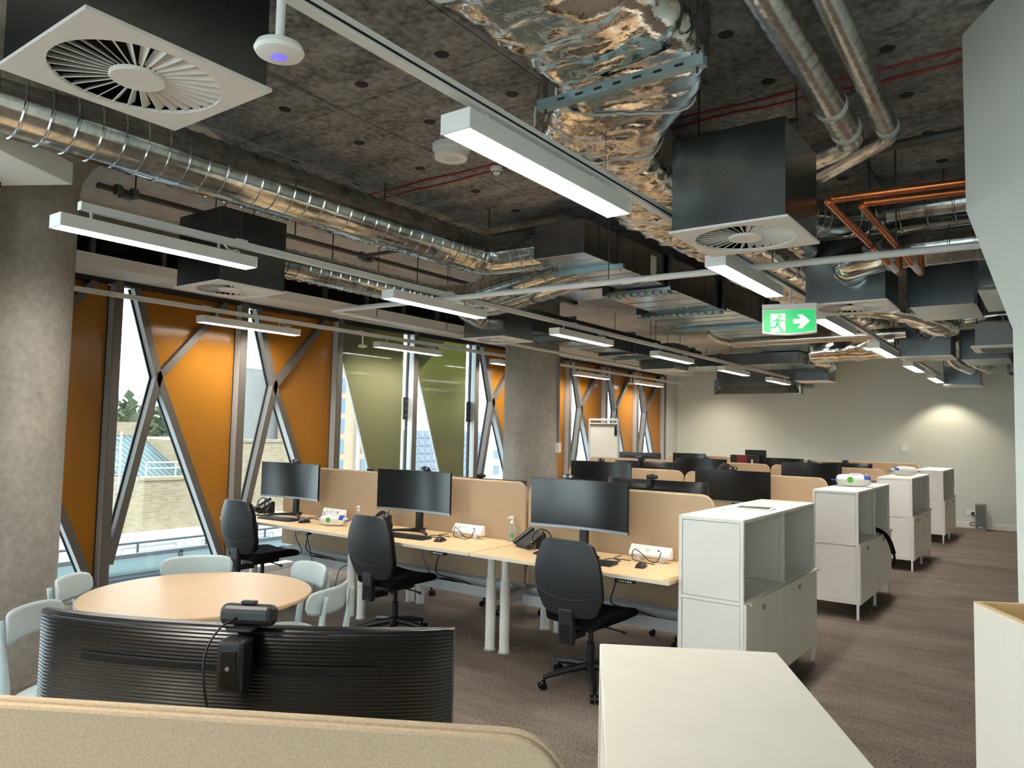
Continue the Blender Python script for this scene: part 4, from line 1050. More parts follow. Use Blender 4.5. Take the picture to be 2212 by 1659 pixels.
# ================================================================ ceiling services
TZ = 2.85
TX = [-1.67, -4.30, -7.02]
def make_light(single):
    t = thing('linear_light', 'l', 'ceiling light')
    W, L, z0, z1 = .065, .60, -.143, -.073
    MB().box(-W, -W+.006, -L, L, z0, z1).box(W-.006, W, -L, L, z0, z1).box(-W+.006, W-.006, -L, L, z1-.006, z1).build('housing', 'lamp_white', t)
    for s in (-1, 1): B(-W-.001, W+.001, s*L-.004, s*L+.004, z0-.001, z1+.001).build('end_cap', 'white_plastic', t)
    B(-W+.008, W-.008, -L+.006, L-.006, z0+.022, z0+.026).build('diffuser', 'lamp_glow', t)
    n = 26; bl = MB(); one = None
    for k in range(n):
        y = -L+.03+(2*L-.06)*k/(n-1)
        if single:
            if one is None: one = B(-W+.007, W-.007, -.0012, .0012, z0+.001, z0+.020).build('louvre_blade', 'lamp_white', t); o = one
            else: o = one.copy(); COL.objects.link(o); o.parent = t
            o.location = (0, y, 0)
        else: bl.box(-W+.007, W-.007, y-.0012, y+.0012, z0+.001, z0+.020)
    if not single: bl.build('louvre', 'lamp_white', t)['kind'] = 'stuff'
    for y in (-.42, .36):
        br = MB().box(-.012, .012, y-.03, y+.03, z1, z1+.012).box(-.005, .005, y-.006, y+.006, z1, -.022).build('hanger', 'aluminium_light', t)
    MB().sweep(resample(fillet([(.0, .40, -.024), (.0, .44, -.06), (.0, .5, -.04), (0, .52, z1)], .05, 4), .012), .006, 6).build('flex', 'white_plastic', t, smooth=True)
    return t
LA, LB = make_light(True), make_light(False)
tname = ['track over the locker aisle', 'middle track', 'window side track']
ordn = ['first', 'second', 'third', 'fourth', 'fifth', 'sixth', 'seventh']
lights = {0: [1.93+2.46*k for k in range(-2, 6)], 1: [1.74+2.46*k for k in range(-1, 6)], 2: [4.24+2.45*k for k in range(5)]}
for tr_i, ys in lights.items():
    vis = 0
    for y in ys:
        near = y > 0
        if y > 0 : lab = '%s louvred light on the %s, counted from the round table' % (ordn[vis], tname[tr_i]); vis += 1
        else: lab = '%s louvred light on the %s, behind the near felt divider' % ('further' if y < -1 else 'nearer', tname[tr_i])
        key = 'LA' if (0 < y < 5 and tr_i != 2) else 'LB'
        place(LA if key == 'LA' else LB, key, (TX[tr_i], y+.6, TZ), 0, lab, 'linear lights on the '+tname[tr_i])
for i, (y0, y1) in enumerate(((-4.5, 15.4), (1.86, 15.3), (1.2, 16.4))):
    t = thing('lighting_track', 'slim white lighting track hung on wires, %s' % tname[i], 'lighting track', (TX[i], 0, TZ))
    B(-.02, .02, y0, y1, -.022, .022).build('rail', 'lamp_white', t, bevel=.002, seg=1)
    if i == 0: B(.0201, .0225, y0+.02, y1-.02, -.010, -.002).build('groove', 'gasket', t)
    B(-.022, .022, y0-.006, y0, -.024, .024).build('end_cap', 'white_plastic', t)
    k = 0; y = max(y0+1.0, .9)
    while y < y1:
        hg = B(-.018, .018, y-.04, y+.04, .022, .034).build('clamp', 'aluminium_light', t)
        MB().cyl((0, y, .03), (0, y, CEIL-TZ), .0018, 6).build('wire', 'rod', hg); y += 2.1
# pendant sensors
def sensor(loc, label, sc=1., lens=True):
    t = thing('pendant_sensor', label, 'sensor', loc); t.scale = (sc,)*3
    MB().lathe([(.012, .03), (.012, .17)], 12).build('stem', 'white_plastic', t, smooth='auto')
    MB().lathe([(.0, 0), (.040, .001), (.060, .008), (.066, .018), (.060, .032), (.045, .040), (.02, .042)], 36).build('dish', 'white_plastic', t, smooth='auto')
    MB().lathe([(.0, -.005), (.016, -.004), (.023, 0), (.023, .003)], 20).build('lens', 'purple_lens' if lens else 'white_plastic', t, smooth='auto')
    return t
sensor((-1.67, 1.20, TZ-.192), 'white pendant sensor dish with a purple lens under the aisle lighting track', 1.0)
for px, lab in ((783, 'small white pendant sensor under the window track near the first green glass'), (1363, 'small white pendant sensor under the window track past the round column')):
    q = at_x(px, 745 if px < 1000 else 826, TX[2]); sensor((TX[2], q.y, TZ-.175), lab, .9, False)
# exit sign
ex = thing('exit_sign', 'green lit exit sign with a running figure and a white arrow', 'exit sign', (-1.66, 5.93, 2.475), R(14))
n_ = 14
prof = [(-.20, .19), (.20, .19)]+[(.20-.40*k/n_, .0-.016*math.sin(math.pi*k/n_)) for k in range(n_+1)]
MB().prism(prof, 'y', -.022, .03).build('frame', 'white_plastic', ex, bevel=.006)
pg = [(-.185, .178), (.185, .178)]+[(.185-.37*k/n_, .014-.014*math.sin(math.pi*k/n_)) for k in range(n_+1)]
MB().prism(pg, 'y', -.0245, -.0215).build('green_lens', 'glow_green', ex)
B(-.2, .2, -.03, .04, .19, .228).build('canopy', 'lamp_white', ex, bevel=.004)
MB().cyl((.005, 0, .228), (.005, 0, TZ-.022-2.475), .008, 10).build('stem', 'lamp_white', ex)
MB().prism([(-.135, .150), (-.030, .150), (-.030, .010), (-.135, .010)], 'y', -.0262, -.0242).build('door_mark', 'glow_white', ex)
MB().prism([(.03, .105), (.085, .105), (.062, .140), (.093, .140), (.150, .088), (.093, .036), (.062, .036), (.085, .071), (.03, .071)], 'y', -.0262, -.0242).build('arrow', 'glow_white', ex)
def limb(pts, r):
    m_ = MB()
    for (a, b) in zip(pts, pts[1:]):
        L = math.hypot(b[0]-a[0], b[1]-a[1]); nx, nz = -(b[1]-a[1])/L*r, (b[0]-a[0])/L*r
        dx, dz = (b[0]-a[0])/L*r*.6, (b[1]-a[1])/L*r*.6
        m_.prism([(a[0]+nx-dx, a[1]+nz-dz), (b[0]+nx+dx, b[1]+nz+dz), (b[0]-nx+dx, b[1]-nz+dz), (a[0]-nx-dx, a[1]-nz-dz)], 'y', -.0278, -.026)
    return m_
mm = limb([(-.082, .108), (-.086, .072)], .013)
for pts, r in (([(-.082, .106), (-.055, .096), (-.034, .099)], .0055), ([(-.084, .108), (-.108, .100), (-.118, .080)], .0055), ([(-.088, .070), (-.068, .045), (-.058, .020), (-.048, .016)], .0075), ([(-.088, .070), (-.104, .045), (-.140, .042)], .0075)):
    q_ = limb(pts, r); mm.add(q_.v, q_.f)
mm.prism([(-.070+.0135*math.cos(R(30*k)), .132+.0135*math.sin(R(30*k))) for k in range(12)], 'y', -.0278, -.026)
mm.build('running_figure', 'glow_green', ex)
# ---------------------------------------------------------------- swirl diffusers
def swirl_plate(t, blades_single):
    S, r0, r1 = .2985, .085, .255
    n = 48; mb = MB()
    sqp = []
    for k in range(n):
        a = 2*math.pi*k/n; c, s = math.cos(a), math.sin(a); m_ = max(abs(c), abs(s)); sqp.append((S*c/m_, S*s/m_))
    for z in (0., .012):
        mb.v += [Vector((x, y, z)) for x, y in sqp]; mb.v += [Vector((r1*math.cos(2*math.pi*k/n), r1*math.sin(2*math.pi*k/n), z)) for k in range(n)]
    for k in range(n):
        k2 = (k+1) % n
        mb.f += [(k, n+k, n+k2, k2), (2*n+k, 2*n+k2, 3*n+k2, 3*n+k), (k, k2, 2*n+k2, 2*n+k), (n+k, 3*n+k, 3*n+k2, n+k2)]
    pl = mb.build('face_plate', 'plate_white', t)
    MB().lathe([(0, -.002), (r0-.004, -.002), (r0, .002), (r0, .012), (0, .012)], 36).build('hub', 'plate_white', pl, smooth='auto')
    MB().lathe([(0, -.004), (.011, -.004), (.011, -.002), (0, -.002)], 12).build('hub_screw', 'lamp_white', pl)
    one = None
    for k in range(32):
        a = 2*math.pi*k/32
        if one is None:
            w0, w1 = .009, .020; tl = R(52)
            pts = []
            for r_, w in ((r0-.002, w0), (r1+.002, w1)):
                for s in (-1, 1): pts.append((r_, s*w*math.cos(tl), .016-s*w*math.sin(tl)*.8))
            v = [Vector(p) for p in pts]; th = Vector((0, .0012*math.sin(tl), .0012*math.cos(tl)))
            one = MB().add([v[0]-th, v[1]-th, v[3]-th, v[2]-th, v[0]+th, v[1]+th, v[3]+th, v[2]+th], [(0,3,2,1),(4,5,6,7),(0,1,5,4),(1,2,6,5),(2,3,7,6),(3,0,4,7)]).build('swirl_blade', 'plate_white', pl, fix=True); o = one
        else: o = one.copy(); COL.objects.link(o); o.parent = pl
        o.rotation_euler = (0, 0, a)
def diffuser(xc, yc, z, h, label, m='galv_dark', rods=True):
    t = thing('diffuser_box', label, 'air diffuser', (xc, yc, z), group='swirl diffuser boxes under the ceiling')
    S = .285; th = .002
    bx = MB().box(-S, -S+th, -S, S, .012, h).box(S-th, S, -S, S, .012, h).box(-S+th, S-th, -S, -S+th, .012, h).box(-S+th, S-th, S-th, S, .012, h).box(-S, S, -S, S, h-th, h)
    bo = bx.build('plenum', m, t)
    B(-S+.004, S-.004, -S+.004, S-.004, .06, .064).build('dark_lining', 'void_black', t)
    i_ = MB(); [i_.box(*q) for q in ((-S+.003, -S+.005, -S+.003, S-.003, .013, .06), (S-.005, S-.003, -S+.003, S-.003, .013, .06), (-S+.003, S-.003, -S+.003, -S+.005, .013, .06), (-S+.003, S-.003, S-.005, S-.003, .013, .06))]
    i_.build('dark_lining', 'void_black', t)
    swirl_plate(t, True)
    if rods:
        for s in (-1, 1): MB().cyl((s*.26, 0, h-.02), (s*.26, 0, CEIL-z), .005, 6).build('hanger_rod', 'rod', t)
    return t
DIF = [(-2.40, 1.19, 2.785, .60, 'swirl air diffuser box hanging nearest, above the near ribbed monitor', 'galv_dark'),
       (-1.295, 3.83, 2.70, .49, 'swirl air diffuser box beside the bulging foil duct', 'galv_dark'),
       (-5.22, 3.40, 2.72, .56, 'swirl air diffuser box beside the first orange window bays', 'galv_dark'),
       (-5.25, 6.93, 2.72, .33, 'swirl air diffuser box just in front of the round column', 'galv'),
       (-1.29, 6.36, 2.70, .50, 'swirl air diffuser box just behind the exit sign', 'galv_dark'),
       (-1.30, 10.75, 2.70, .44, 'swirl air diffuser box with a coned light patch past the exit sign', 'galv_dark'),
       (-1.36, 15.95, 2.66, .36, 'swirl air diffuser box nearest the warm lit part of the end wall', 'galv_dark'),
       (-5.14, 11.3, 2.70, .42, 'swirl air diffuser box between the round column and the end wall', 'galv'),
       (-3.59, 14.5, 2.70, .48, 'swirl air diffuser box at the far end of the middle track', 'galv_dark')]
for d in DIF: diffuser(*d)
# ---------------------------------------------------------------- spiral ducts
def duct(name, label, segs, cat='air duct', m='galv_spiral', group=None):
    t = thing(name, label, cat)
    for nm_, (pts, r, bend, pitch) in segs:
        P2, Rr = spiral_duct(pts, r, bend, pitch); MB().sweep(P2, Rr, 28).build(nm_, m, t, smooth='auto')
    return t
def rods(t, lst, m='rod', r=.006):
    for (x, y, z) in lst: MB().cyl((x, y, z), (x, y, CEIL), r, 6).build('hanger_rod', m, t)
d1 = duct('spiral_duct', 'long shiny spiral duct running from the near diffuser box to the rectangular duct', [
    ('main_run', ([(-4.16, 1.15, 3.24), (-4.16, 4.72, 3.24)], .175, .3, .122)),
    ('near_elbow', ([(-4.9, .62, 3.30), (-4.30, .62, 3.24), (-4.16, .72, 3.24), (-4.16, 1.15, 3.24)], .175, .3, .09)),
    ('end_elbow', ([(-4.16, 4.70, 3.24), (-4.16, 5.28, 3.24), (-3.5, 5.28, 3.24)], .175, .34, .10))])
rods(d1, [(-4.16, 2.2, 3.41), (-4.16, 4.0, 3.41), (-3.9, 4.98, 3.4)])
d2 = duct('spiral_duct', 'spiral duct leaving the diffuser box by the first orange windows', [
    ('main_run', ([(-5.22, 3.69, 3.04), (-5.22, 5.35, 3.04)], .125, .3, .11)),
    ('elbow', ([(-5.22, 5.30, 3.04), (-5.22, 5.85, 3.04), (-4.55, 5.85, 3.04)], .125, .3, .09)),
    ('cross_run', ([(-4.62, 5.85, 3.06), (-3.495, 5.85, 3.24)], .14, .3, .12))])
rods(d2, [(-5.22, 4.4, 3.16), (-4.3, 5.85, 3.17)])
d3 = duct('spiral_duct', 'spiral duct curving down into the diffuser box before the round column', [
    ('cross_run', ([(-4.72, 6.22, 3.0), (-3.495, 6.22, 3.22)], .11, .3, .12)),
    ('elbow', ([(-4.70, 6.22, 3.0), (-5.25, 6.22, 2.99), (-5.25, 6.66, 2.93)], .11, .3, .08))])
# ---------------------------------------------------------------- rectangular ducts
def rect_duct(t, name, x0, x1, y0, y1, z0, z1, m='galv', seam=.32, along='y'):
    o = B(x0, x1, y0, y1, z0, z1).build(name, m, t, bevel=.003, seg=1)
    k = y0+seam*.7; rb_ = None
    while k < y1-.05:
        if rb_ is None: rb_ = B(x0-.004, x1+.004, -.004, .004, z0-.004, z1+.004).build('seam_rib', m, o); q_ = rb_
        else: q_ = rb_.copy(); COL.objects.link(q_); q_.parent = o
        q_.location = (0, k, 0); k += seam
    return o
def flange(t, x0, x1, z0, z1, y, w=.03, m='galv'):
    g = .03; mb = MB()
    mb.box(x0-g, x1+g, y-w, y+w, z0-g, z0).box(x0-g, x1+g, y-w, y+w, z1, z1+g).box(x0-g, x0, y-w, y+w, z0, z1).box(x1, x1+g, y-w, y+w, z0, z1)
    return mb.build('flange', m, t)
def strut_rail(t, x0, x1, y, z):
    o = MB().box(x0, x1, y-.02, y+.02, z-.04, z-.036).box(x0, x1, y-.02, y-.016, z-.036, z).box(x0, x1, y+.016, y+.02, z-.036, z).build('support_rail', 'rail_blue', t)
    for x in (x0+.03, x1-.03): MB().cyl((x, y, z-.06), (x, y, CEIL), .006, 6).build('hanger_rod', 'rod', o)
    return o
r1 = thing('rectangular_duct', 'stepped rectangular galvanised duct in the middle of the ceiling', 'air duct')
rect_duct(r1, 'end_box', -3.50, -3.01, 5.08, 6.62, 3.10, 3.385, 'galv')
rect_duct(r1, 'middle_section', -3.74, -2.98, 6.68, 7.95, 3.07, 3.385, 'galv')
rect_duct(r1, 'wide_section', -4.02, -2.93, 8.02, 9.45, 3.08, 3.40, 'galv')
rect_duct(r1, 'far_section', -3.9, -2.95, 9.5, 13.7, 3.10, 3.40, 'galv')
flange(r1, -3.62, -2.99, 3.085, 3.385, 6.65); flange(r1, -3.9, -2.95, 3.075, 3.39, 7.985); flange(r1, -4.0, -2.93, 3.09, 3.40, 9.475)
B(-3.0095, -3.006, 6.28, 6.40, 3.15, 3.33).build('paper_label', 'label_paper', r1)
strut_rail(r1, -3.62, -2.92, 5.58, 3.10); strut_rail(r1, -4.1, -2.87, 9.3, 3.075)
for k in range(9): B(-3.68+.08*k, -3.625+.08*k, 6.60, 6.72, 3.028, 3.05).build('flange_cleat', 'rail_blue', r1)
for k in range(12): B(-3.96+.085*k, -3.90+.085*k, 7.92, 8.05, 3.018, 3.04).build('flange_cleat', 'rail_blue', r1)
r2 = thing('rectangular_duct', 'low rectangular duct with standing seams running toward the end wall', 'air duct')
rect_duct(r2, 'main_run', -5.60, -5.07, 7.42, 10.98, 2.875, 3.15, 'galv_dark', .42)
rect_duct(r2, 'far_run', -5.60, -5.07, 11.62, 12.68, 2.875, 3.15, 'galv_dark', .42)
for y in (8.3, 10.0, 12.3): flange(r2, -5.60, -5.07, 2.875, 3.15, y)
for y in (7.8, 10.6): strut_rail(r2, -5.72, -4.95, y, 2.872)
r3 = thing('rectangular_duct', 'flat curved-end cross duct joining the stepped duct to the low duct', 'air duct')
ov = [(-3.78, 6.75), (-3.78, 7.30)]+[(-4.95+.0-.45*math.sin(R(90*k/10))+.0, 7.30-.0-.28+.28*math.cos(R(90*k/10))) for k in range(11)]+[(-5.40+.45-.45*math.cos(R(90*k/10)), 7.02-.27*math.sin(R(90*k/10))) for k in range(11)]
MB().prism(ov, 'z', 3.17, 3.37).build('flat_body', 'galv', r3, smooth=False, bevel=.004, fix=True)
MB().box(-4.50, -4.44, 6.68, 7.36, 3.14, 3.39).build('flange', 'galv_dark', r3)
B(-4.9, -4.60, 6.742, 6.748, 3.23, 3.33).build('paper_label', 'label_paper', r3)
for y in (6.8, 7.25): MB().cyl((-4.47, y, 3.39), (-4.47, y, CEIL), .006, 6).build('hanger_rod', 'rod', r3)
# wide flat duct and open hood near the end wall
h0 = at_y(1548, 853, 15.5); h1 = at_y(1733, 851, 15.5)
r4 = thing('rectangular_duct', 'wide flat pale galvanised duct ending in an open hood near the end wall', 'air duct')
B(h0.x, h1.x, 15.5, 16.4, h0.z+.17, h0.z+.62).build('flat_body', 'galv', r4)
fz = h0.z
MB().add([(h0.x, 15.35, fz), (h1.x, 15.35, fz), (h1.x-.12, 15.5, fz+.17), (h0.x+.12, 15.5, fz+.17), (h0.x, 15.35, fz+.01), (h1.x, 15.35, fz+.01), (h1.x-.12, 15.5, fz+.18), (h0.x+.12, 15.5, fz+.18)], [(0,3,2,1),(4,5,6,7),(0,1,5,4),(1,2,6,5),(2,3,7,6),(3,0,4,7)]).build('hood_lip', 'galv', r4)
MB().box(h0.x, h0.x+.01, 15.35, 15.6, fz, fz+.3).box(h1.x-.01, h1.x, 15.35, 15.6, fz, fz+.3).build('hood_side', 'galv', r4)
for x in (h0.x+.2, h1.x-.2): MB().cyl((x, 15.8, fz+.62), (x, 15.8, CEIL), .006, 6).build('hanger_rod', 'rod', r4)
r5 = thing('rectangular_duct', 'broad shallow duct with a pale underside crossing before the end wall', 'air duct')
B(-6.3, -3.4, 12.7, 13.74, 2.885, 3.09).build('flat_body', 'galv', r5, bevel=.01)
MB().box(-4.8, -4.74, 12.69, 13.78, 2.877, 3.11).build('flange', 'galv_dark', r5)
for x in (-6.0, -4.0): MB().cyl((x, 13.3, 3.02), (x, 13.3, CEIL), .006, 6).build('hanger_rod', 'rod', r5)
# ---------------------------------------------------------------- foil wrapped ducts
def foil_sweep(path, w, h, amp, seed, step=.03, sect_n=40, ripple=.5):
    path = resample(fillet(path, .45, 8), step); n = len(path); sec = []
    for j in range(sect_n):
        a = 2*math.pi*j/sect_n; c, s = math.cos(a), math.sin(a); k = (abs(c)**4.5+abs(s)**4.5)**(-1/4.5); sec.append((c*k, s*k))
    mb = MB()
    for i in range(n):
        d = (path[min(i+1, n-1)]-path[max(i-1, 0)]).normalized(); side = Vector((d.y, -d.x, 0)).normalized(); upn = side.cross(d)*1.0
        if upn.z < 0: upn = -upn
        s_ = i*step
        for (a, b) in sec:
            p = path[i]+side*(a*w/2)+upn*(b*h/2); out = (side*a*.7+upn*b).normalized()
            t1 = mnoise.noise(Vector((p.x*1.5+seed, p.y*1.1, p.z*1.5)))
            r1_ = 1-abs(mnoise.noise(Vector((p.x*3.2+seed, p.y*6.5, p.z*3.2+seed))))*2.2      # long sharp creases across the duct
            r2_ = 1-abs(mnoise.noise(Vector((p.x*9+seed, p.y*17, p.z*11))))*2.2
            t3 = mnoise.noise(Vector((p.x*26, p.y*30+seed, p.z*26)))
            zone = .35+.65*max(0., min(1., .5+1.6*mnoise.noise(Vector((s_*.9+seed, a*.8, b*.8)))))
            wr = abs(mnoise.noise(Vector((s_*9+seed, a*1.6, b*1.6))))
            mb.v.append(p+out*amp*(t1*.8+zone*(.55*max(0, r1_)**2+.32*max(0, r2_)**2+.10*t3)+ripple*(.3-wr)*.6-.2))
    for i in range(n-1):
        for j in range(sect_n): j2 = (j+1) % sect_n; mb.f.append((i*sect_n+j, i*sect_n+j2, (i+1)*sect_n+j2, (i+1)*sect_n+j))
    mb.f.append(tuple(range(sect_n))[::-1]); mb.f.append(tuple((n-1)*sect_n+j for j in range(sect_n)))
    return mb, path
f1 = thing('foil_duct', 'bulging crumpled foil wrapped duct hanging on a blue grey rail', 'insulated duct')
FP1 = [(-1.32, .55, 3.27), (-1.33, 2.35, 3.27), (-1.36, 2.75, 3.27), (-1.98, 3.35, 3.27), (-2.06, 3.9, 3.26), (-2.06, 11.0, 3.26)]
mb, pth = foil_sweep(FP1, .62, .40, .045, 3.1, .028, 56)
mb.build('foil_wrap', 'foil', f1, smooth=True, fix=True)
strut_rail(f1, -1.72, -1.0, 2.52, 3.045)
for k in range(7): B(-1.62+.085*k, -1.585+.085*k, 2.4985, 2.5, 3.018, 3.028).build('slot', 'gasket', f1)
def strap(t, mbf, pth, y, n=56):
    i = min(range(len(pth)), key=lambda k_: abs(pth[k_].y-y)); cen = pth[i]
    ring = [mbf.v[i*n+j] for j in range(n)]; low = [v_ for v_ in ring if v_.z < cen.z+.06]
    d = (pth[min(i+1, len(pth)-1)]-pth[max(i-1, 0)]).normalized(); sd = Vector((d.y, -d.x, 0))
    low.sort(key=lambda v_: math.atan2((v_-cen).dot(sd), -(v_.z-cen.z)))
    MB().sweep([v_+(v_-cen).normalized()*.006 for v_ in low], .006, 6).build('tie_strap', 'duct_tape', t, smooth=True)
for y in (1.72, 2.86, 3.25, 5.3): strap(f1, mb, pth, y)
f2 = thing('foil_duct', 'ribbed pale foil duct crossing behind the exit sign', 'insulated duct')
mb, pth = foil_sweep([(-2.86, 11.42, 2.98), (-1.72, 11.42, 3.0)], .50, .40, .045, 8.2, .035, 36); mb.build('foil_wrap', 'foil', f2, smooth=True, fix=True)
for x in (-2.7, -2.0): MB().cyl((x, 11.42, 3.2), (x, 11.4, CEIL), .006, 6).build('hanger_rod', 'rod', f2)
f3 = thing('foil_duct', 'crumpled foil duct branch between the aisle diffuser boxes', 'insulated duct')
mb, pth = foil_sweep([(-1.74, 5.05, 3.22), (-1.53, 5.15, 3.22), (-1.53, 5.98, 3.20)], .15, .26, .022, 5.2, .03, 32); mb.build('foil_wrap', 'foil', f3, smooth=True, fix=True)
f4 = thing('foil_duct', 'crumpled foil duct between the two far aisle diffuser boxes', 'insulated duct')
mb, pth = foil_sweep([(-1.9, 9.2, 3.2), (-1.2, 9.2, 3.1), (-1.0, 9.9, 3.0)], .30, .26, .035, 15.2, .035, 28); mb.build('foil_wrap', 'foil', f4, smooth=True, fix=True)
# ---------------------------------------------------------------- insulated pipes, copper, white pipe
def pipe(name, pts, r, m, label, cat='pipe', bend=.1, seg=18, group=None, rod_pts=()):
    t = thing(name, label, cat, group=group)
    P_ = fillet(pts, bend, 5); rr = r
    if m == 'foil_pipe':
        P_ = resample(P_, .016); rr = [r*(1+.035*((i*7919 % 13)/13-.5)) for i in range(len(P_))]
    MB().sweep(P_, rr, seg).build('pipe_run', m, t, smooth='auto')
    rods(t, rod_pts); return t
pp1 = pipe('insulated_pipe', [at_z(1600, -90, 3.32), at_z(1842, 305, 3.32)-Vector((0, 0, 0)), (-1.35, 4.62, 3.30)], .075, 'foil_pipe', 'thicker foil wrapped pipe bending behind the aisle diffuser box', bend=.12)
pp2 = pipe('insulated_pipe', [at_z(1748, -90, 3.34), at_z(1925, 292, 3.34), (-1.30, 4.86, 3.27)], .055, 'foil_pipe', 'thinner foil wrapped pipe beside the thicker one near the bulkhead', bend=.1)
for t_, r_, f_, e0, e1 in ((pp1, .079, .72, (1600, -90, 3.32), (1842, 305, 3.32)), (pp1, .079, .9, (1600, -90, 3.32), (1842, 305, 3.32)), (pp2, .059, .93, (1748, -90, 3.34), (1925, 292, 3.34))):
    a_, b_2 = at_z(*e0), at_z(*e1); d = (b_2-a_).normalized(); q_ = a_.lerp(b_2, f_); MB().cyl(q_-d*.02, q_+d*.02, r_, 20).build('tape_band', 'duct_tape', t_, smooth='auto')
rods(pp1, [(-.95, 3.4, 3.38)])
CPZ = 3.02
k1, k2 = at_z(1785, 432, CPZ), at_z(1858, 440, CPZ)
for i, (kk, ex_) in enumerate(((k1, at_z(2120, 388, CPZ)), (k2, at_z(2120, 408, CPZ)))):
    e2 = at_z(1943 if i == 0 else 1990, 592, CPZ-.22)
    t = pipe('copper_pipe', [ex_, kk, e2, e2+Vector((0, .0, .2))], .021, 'copper', 'copper pipe turning a corner beside the sage bulkhead, ' + ('outer one' if i == 0 else 'inner one of the pair'), bend=.035, seg=14)
    for f in (.04, .11):
        a = kk.lerp(ex_, f); b = kk.lerp(ex_, f+.02); MB().cyl(a, b, .026, 14).build('coupling', 'copper', t, smooth='auto')
    m_ = kk.lerp(e2, .55); MB().sweep([m_+Vector((.03*math.cos(R(a_)), 0, .03*math.sin(R(a_)))) for a_ in range(0, 361, 30)], .006, 6).build('clamp', 'black_plastic', t)
    MB().cyl(m_+Vector((0, 0, .03)), (m_.x, m_.y, CEIL), .005, 6).build('hanger_rod', 'rod', t)
    a = kk.lerp(e2, .82); b = kk.lerp(e2, .94); MB().cyl(a, b, .0225, 14).build('paper_wrap', 'label_paper', t)
WPZ = 2.803
wp = thing('white_pipe', 'long white plastic pipe crossing the room under the ducts', 'pipe')
MB().sweep(fillet([(-.30, 5.03, WPZ), (-5.68, 4.80, WPZ), (-5.68, 12.4, WPZ-.02)], .07, 5), .023, 16).build('pipe_run', 'pvc', wp, smooth='auto')
for x in (-.9, -2.55, -3.25): 
    y = 5.03-(.30+x)*-.0418 if False else 5.03+(x+.30)*.0418; MB().cyl((x-.04, y-.002, WPZ), (x+.04, y+.002, WPZ), .028, 16).build('coupling', 'pvc', wp, smooth='auto')
for (x, y) in ((-1.5, 4.97), (-2.7, 4.92), (-4.6, 4.85), (-5.68, 5.4), (-5.68, 6.5), (-5.68, 8.0)):
    MB().cyl((x, y, WPZ+.02), (x, y, CEIL), .005, 6).build('hanger_rod', 'rod', wp)
ip = thing('insulated_pipe', 'long foil wrapped pipe running crosswise below the exit sign', 'pipe')
MB().sweep(fillet([(-3.62, 10.2, 2.96), (-1.46, 10.2, 2.98)], .1, 3), .065, 18).build('pipe_run', 'foil_pipe', ip, smooth='auto')
MB().sweep(fillet([(-3.64, 10.16, 2.96), (-3.78, 9.95, 2.99), (-3.80, 9.7, 3.06)], .1, 5), .04, 14).build('pipe_elbow', 'foil_pipe', ip, smooth='auto')
rods(ip, [(-2.75, 10.2, 3.0), (-1.6, 10.2, 3.0)])
dp = thing('sprinkler_pipe', 'dark steel pipe with couplings close to the concrete by the windows', 'pipe')
a, b = at_z(196, 412, 3.45), at_z(905, 578, 3.45)
MB().cyl((-5.80, 2.62, 3.45), (-5.75, 8.4, 3.45), .024, 12).build('pipe_run', 'dark_pipe', dp, smooth='auto')
MB().cyl((-5.77, at_z(785, 553, 3.45).y, 3.45), (-4.5, at_z(785, 553, 3.45).y+.05, 3.45), .02, 12).build('branch', 'dark_pipe', dp, smooth='auto')
for px, py in ((262, 418), (788, 555)):
    q = at_z(px, py, 3.45)
    for o_ in (-.06, .06): MB().cyl((-5.78, q.y+o_-.022, 3.45), (-5.78, q.y+o_+.022, 3.45), .042, 14).build('coupling', 'stud_grey', dp, smooth='auto')
    B(-5.80, -5.75, q.y-.05, q.y+.05, 3.395, 3.42).build('coupling_bolt', 'stud_grey', dp)
rods(dp, [(-5.79, 2.9, 3.47), (-5.76, 4.4, 3.47)])
# ---------------------------------------------------------------- right hand plant: fan coils and ducts
def fcu(x0, x1, y0, y1, z0, z1, label, m='galv_dark'):
    t = thing('fan_coil_unit', label, 'fan coil unit')
    B(x0, x1, y0, y1, z0, z1).build('casing', m, t, bevel=.004, seg=1)
    B(x0-.006, x0-.002, y0+.05, y1-.05, z0+.03, z1-.03).build('access_panel', m, t)
    B(x0+.03, x1-.03, y0-.006, y0-.001, z0+.03, z1-.03).build('access_panel', m, t)
    MB().box(x0-.012, x0+.01, y0-.012, y0+.01, z0-.012, z1+.01).box(x1-.01, x1+.012, y0-.012, y0+.01, z0-.012, z1+.01).build('corner_angle', 'rod', t)
    for x in (x0, x1): MB().cyl((x, y0, z1), (x, y0, CEIL), .006, 6).build('hanger_rod', 'rod', t)
    return t
fcu(-.98, -.50, 7.0, 7.9, 2.78, 3.22, 'grey sheet metal fan coil unit behind the exit sign diffuser')
fcu(-.46, .06, 6.55, 7.7, 2.80, 3.25, 'larger galvanised fan coil unit close to the sage bulkhead', 'galv')
fcu(-.98, -.45, 11.2, 12.2, 2.72, 3.1, 'fan coil unit beside the far aisle diffuser with coned light patch')
cas = thing('ceiling_cassette', 'white framed cassette unit hanging low beside the bulkhead', 'cassette unit', (-.42, 9.6, 2.66))
B(-.30, .30, -.3, .3, 0, .03).build('fascia', 'white_plastic', cas, bevel=.01); B(-.22, .22, -.22, .22, -.004, 0).build('grille', 'stud_grey', cas)
B(-.26, .26, -.26, .26, .03, .26).build('casing', 'coil_grey', cas)
for x in (-.26, .26): MB().cyl((x, 0, .26), (x, 0, CEIL-2.66), .006, 6).build('hanger_rod', 'rod', cas)
fx_ = thing('flexible_duct', 'ribbed flexible duct hanging down beside the bulkhead', 'air duct')
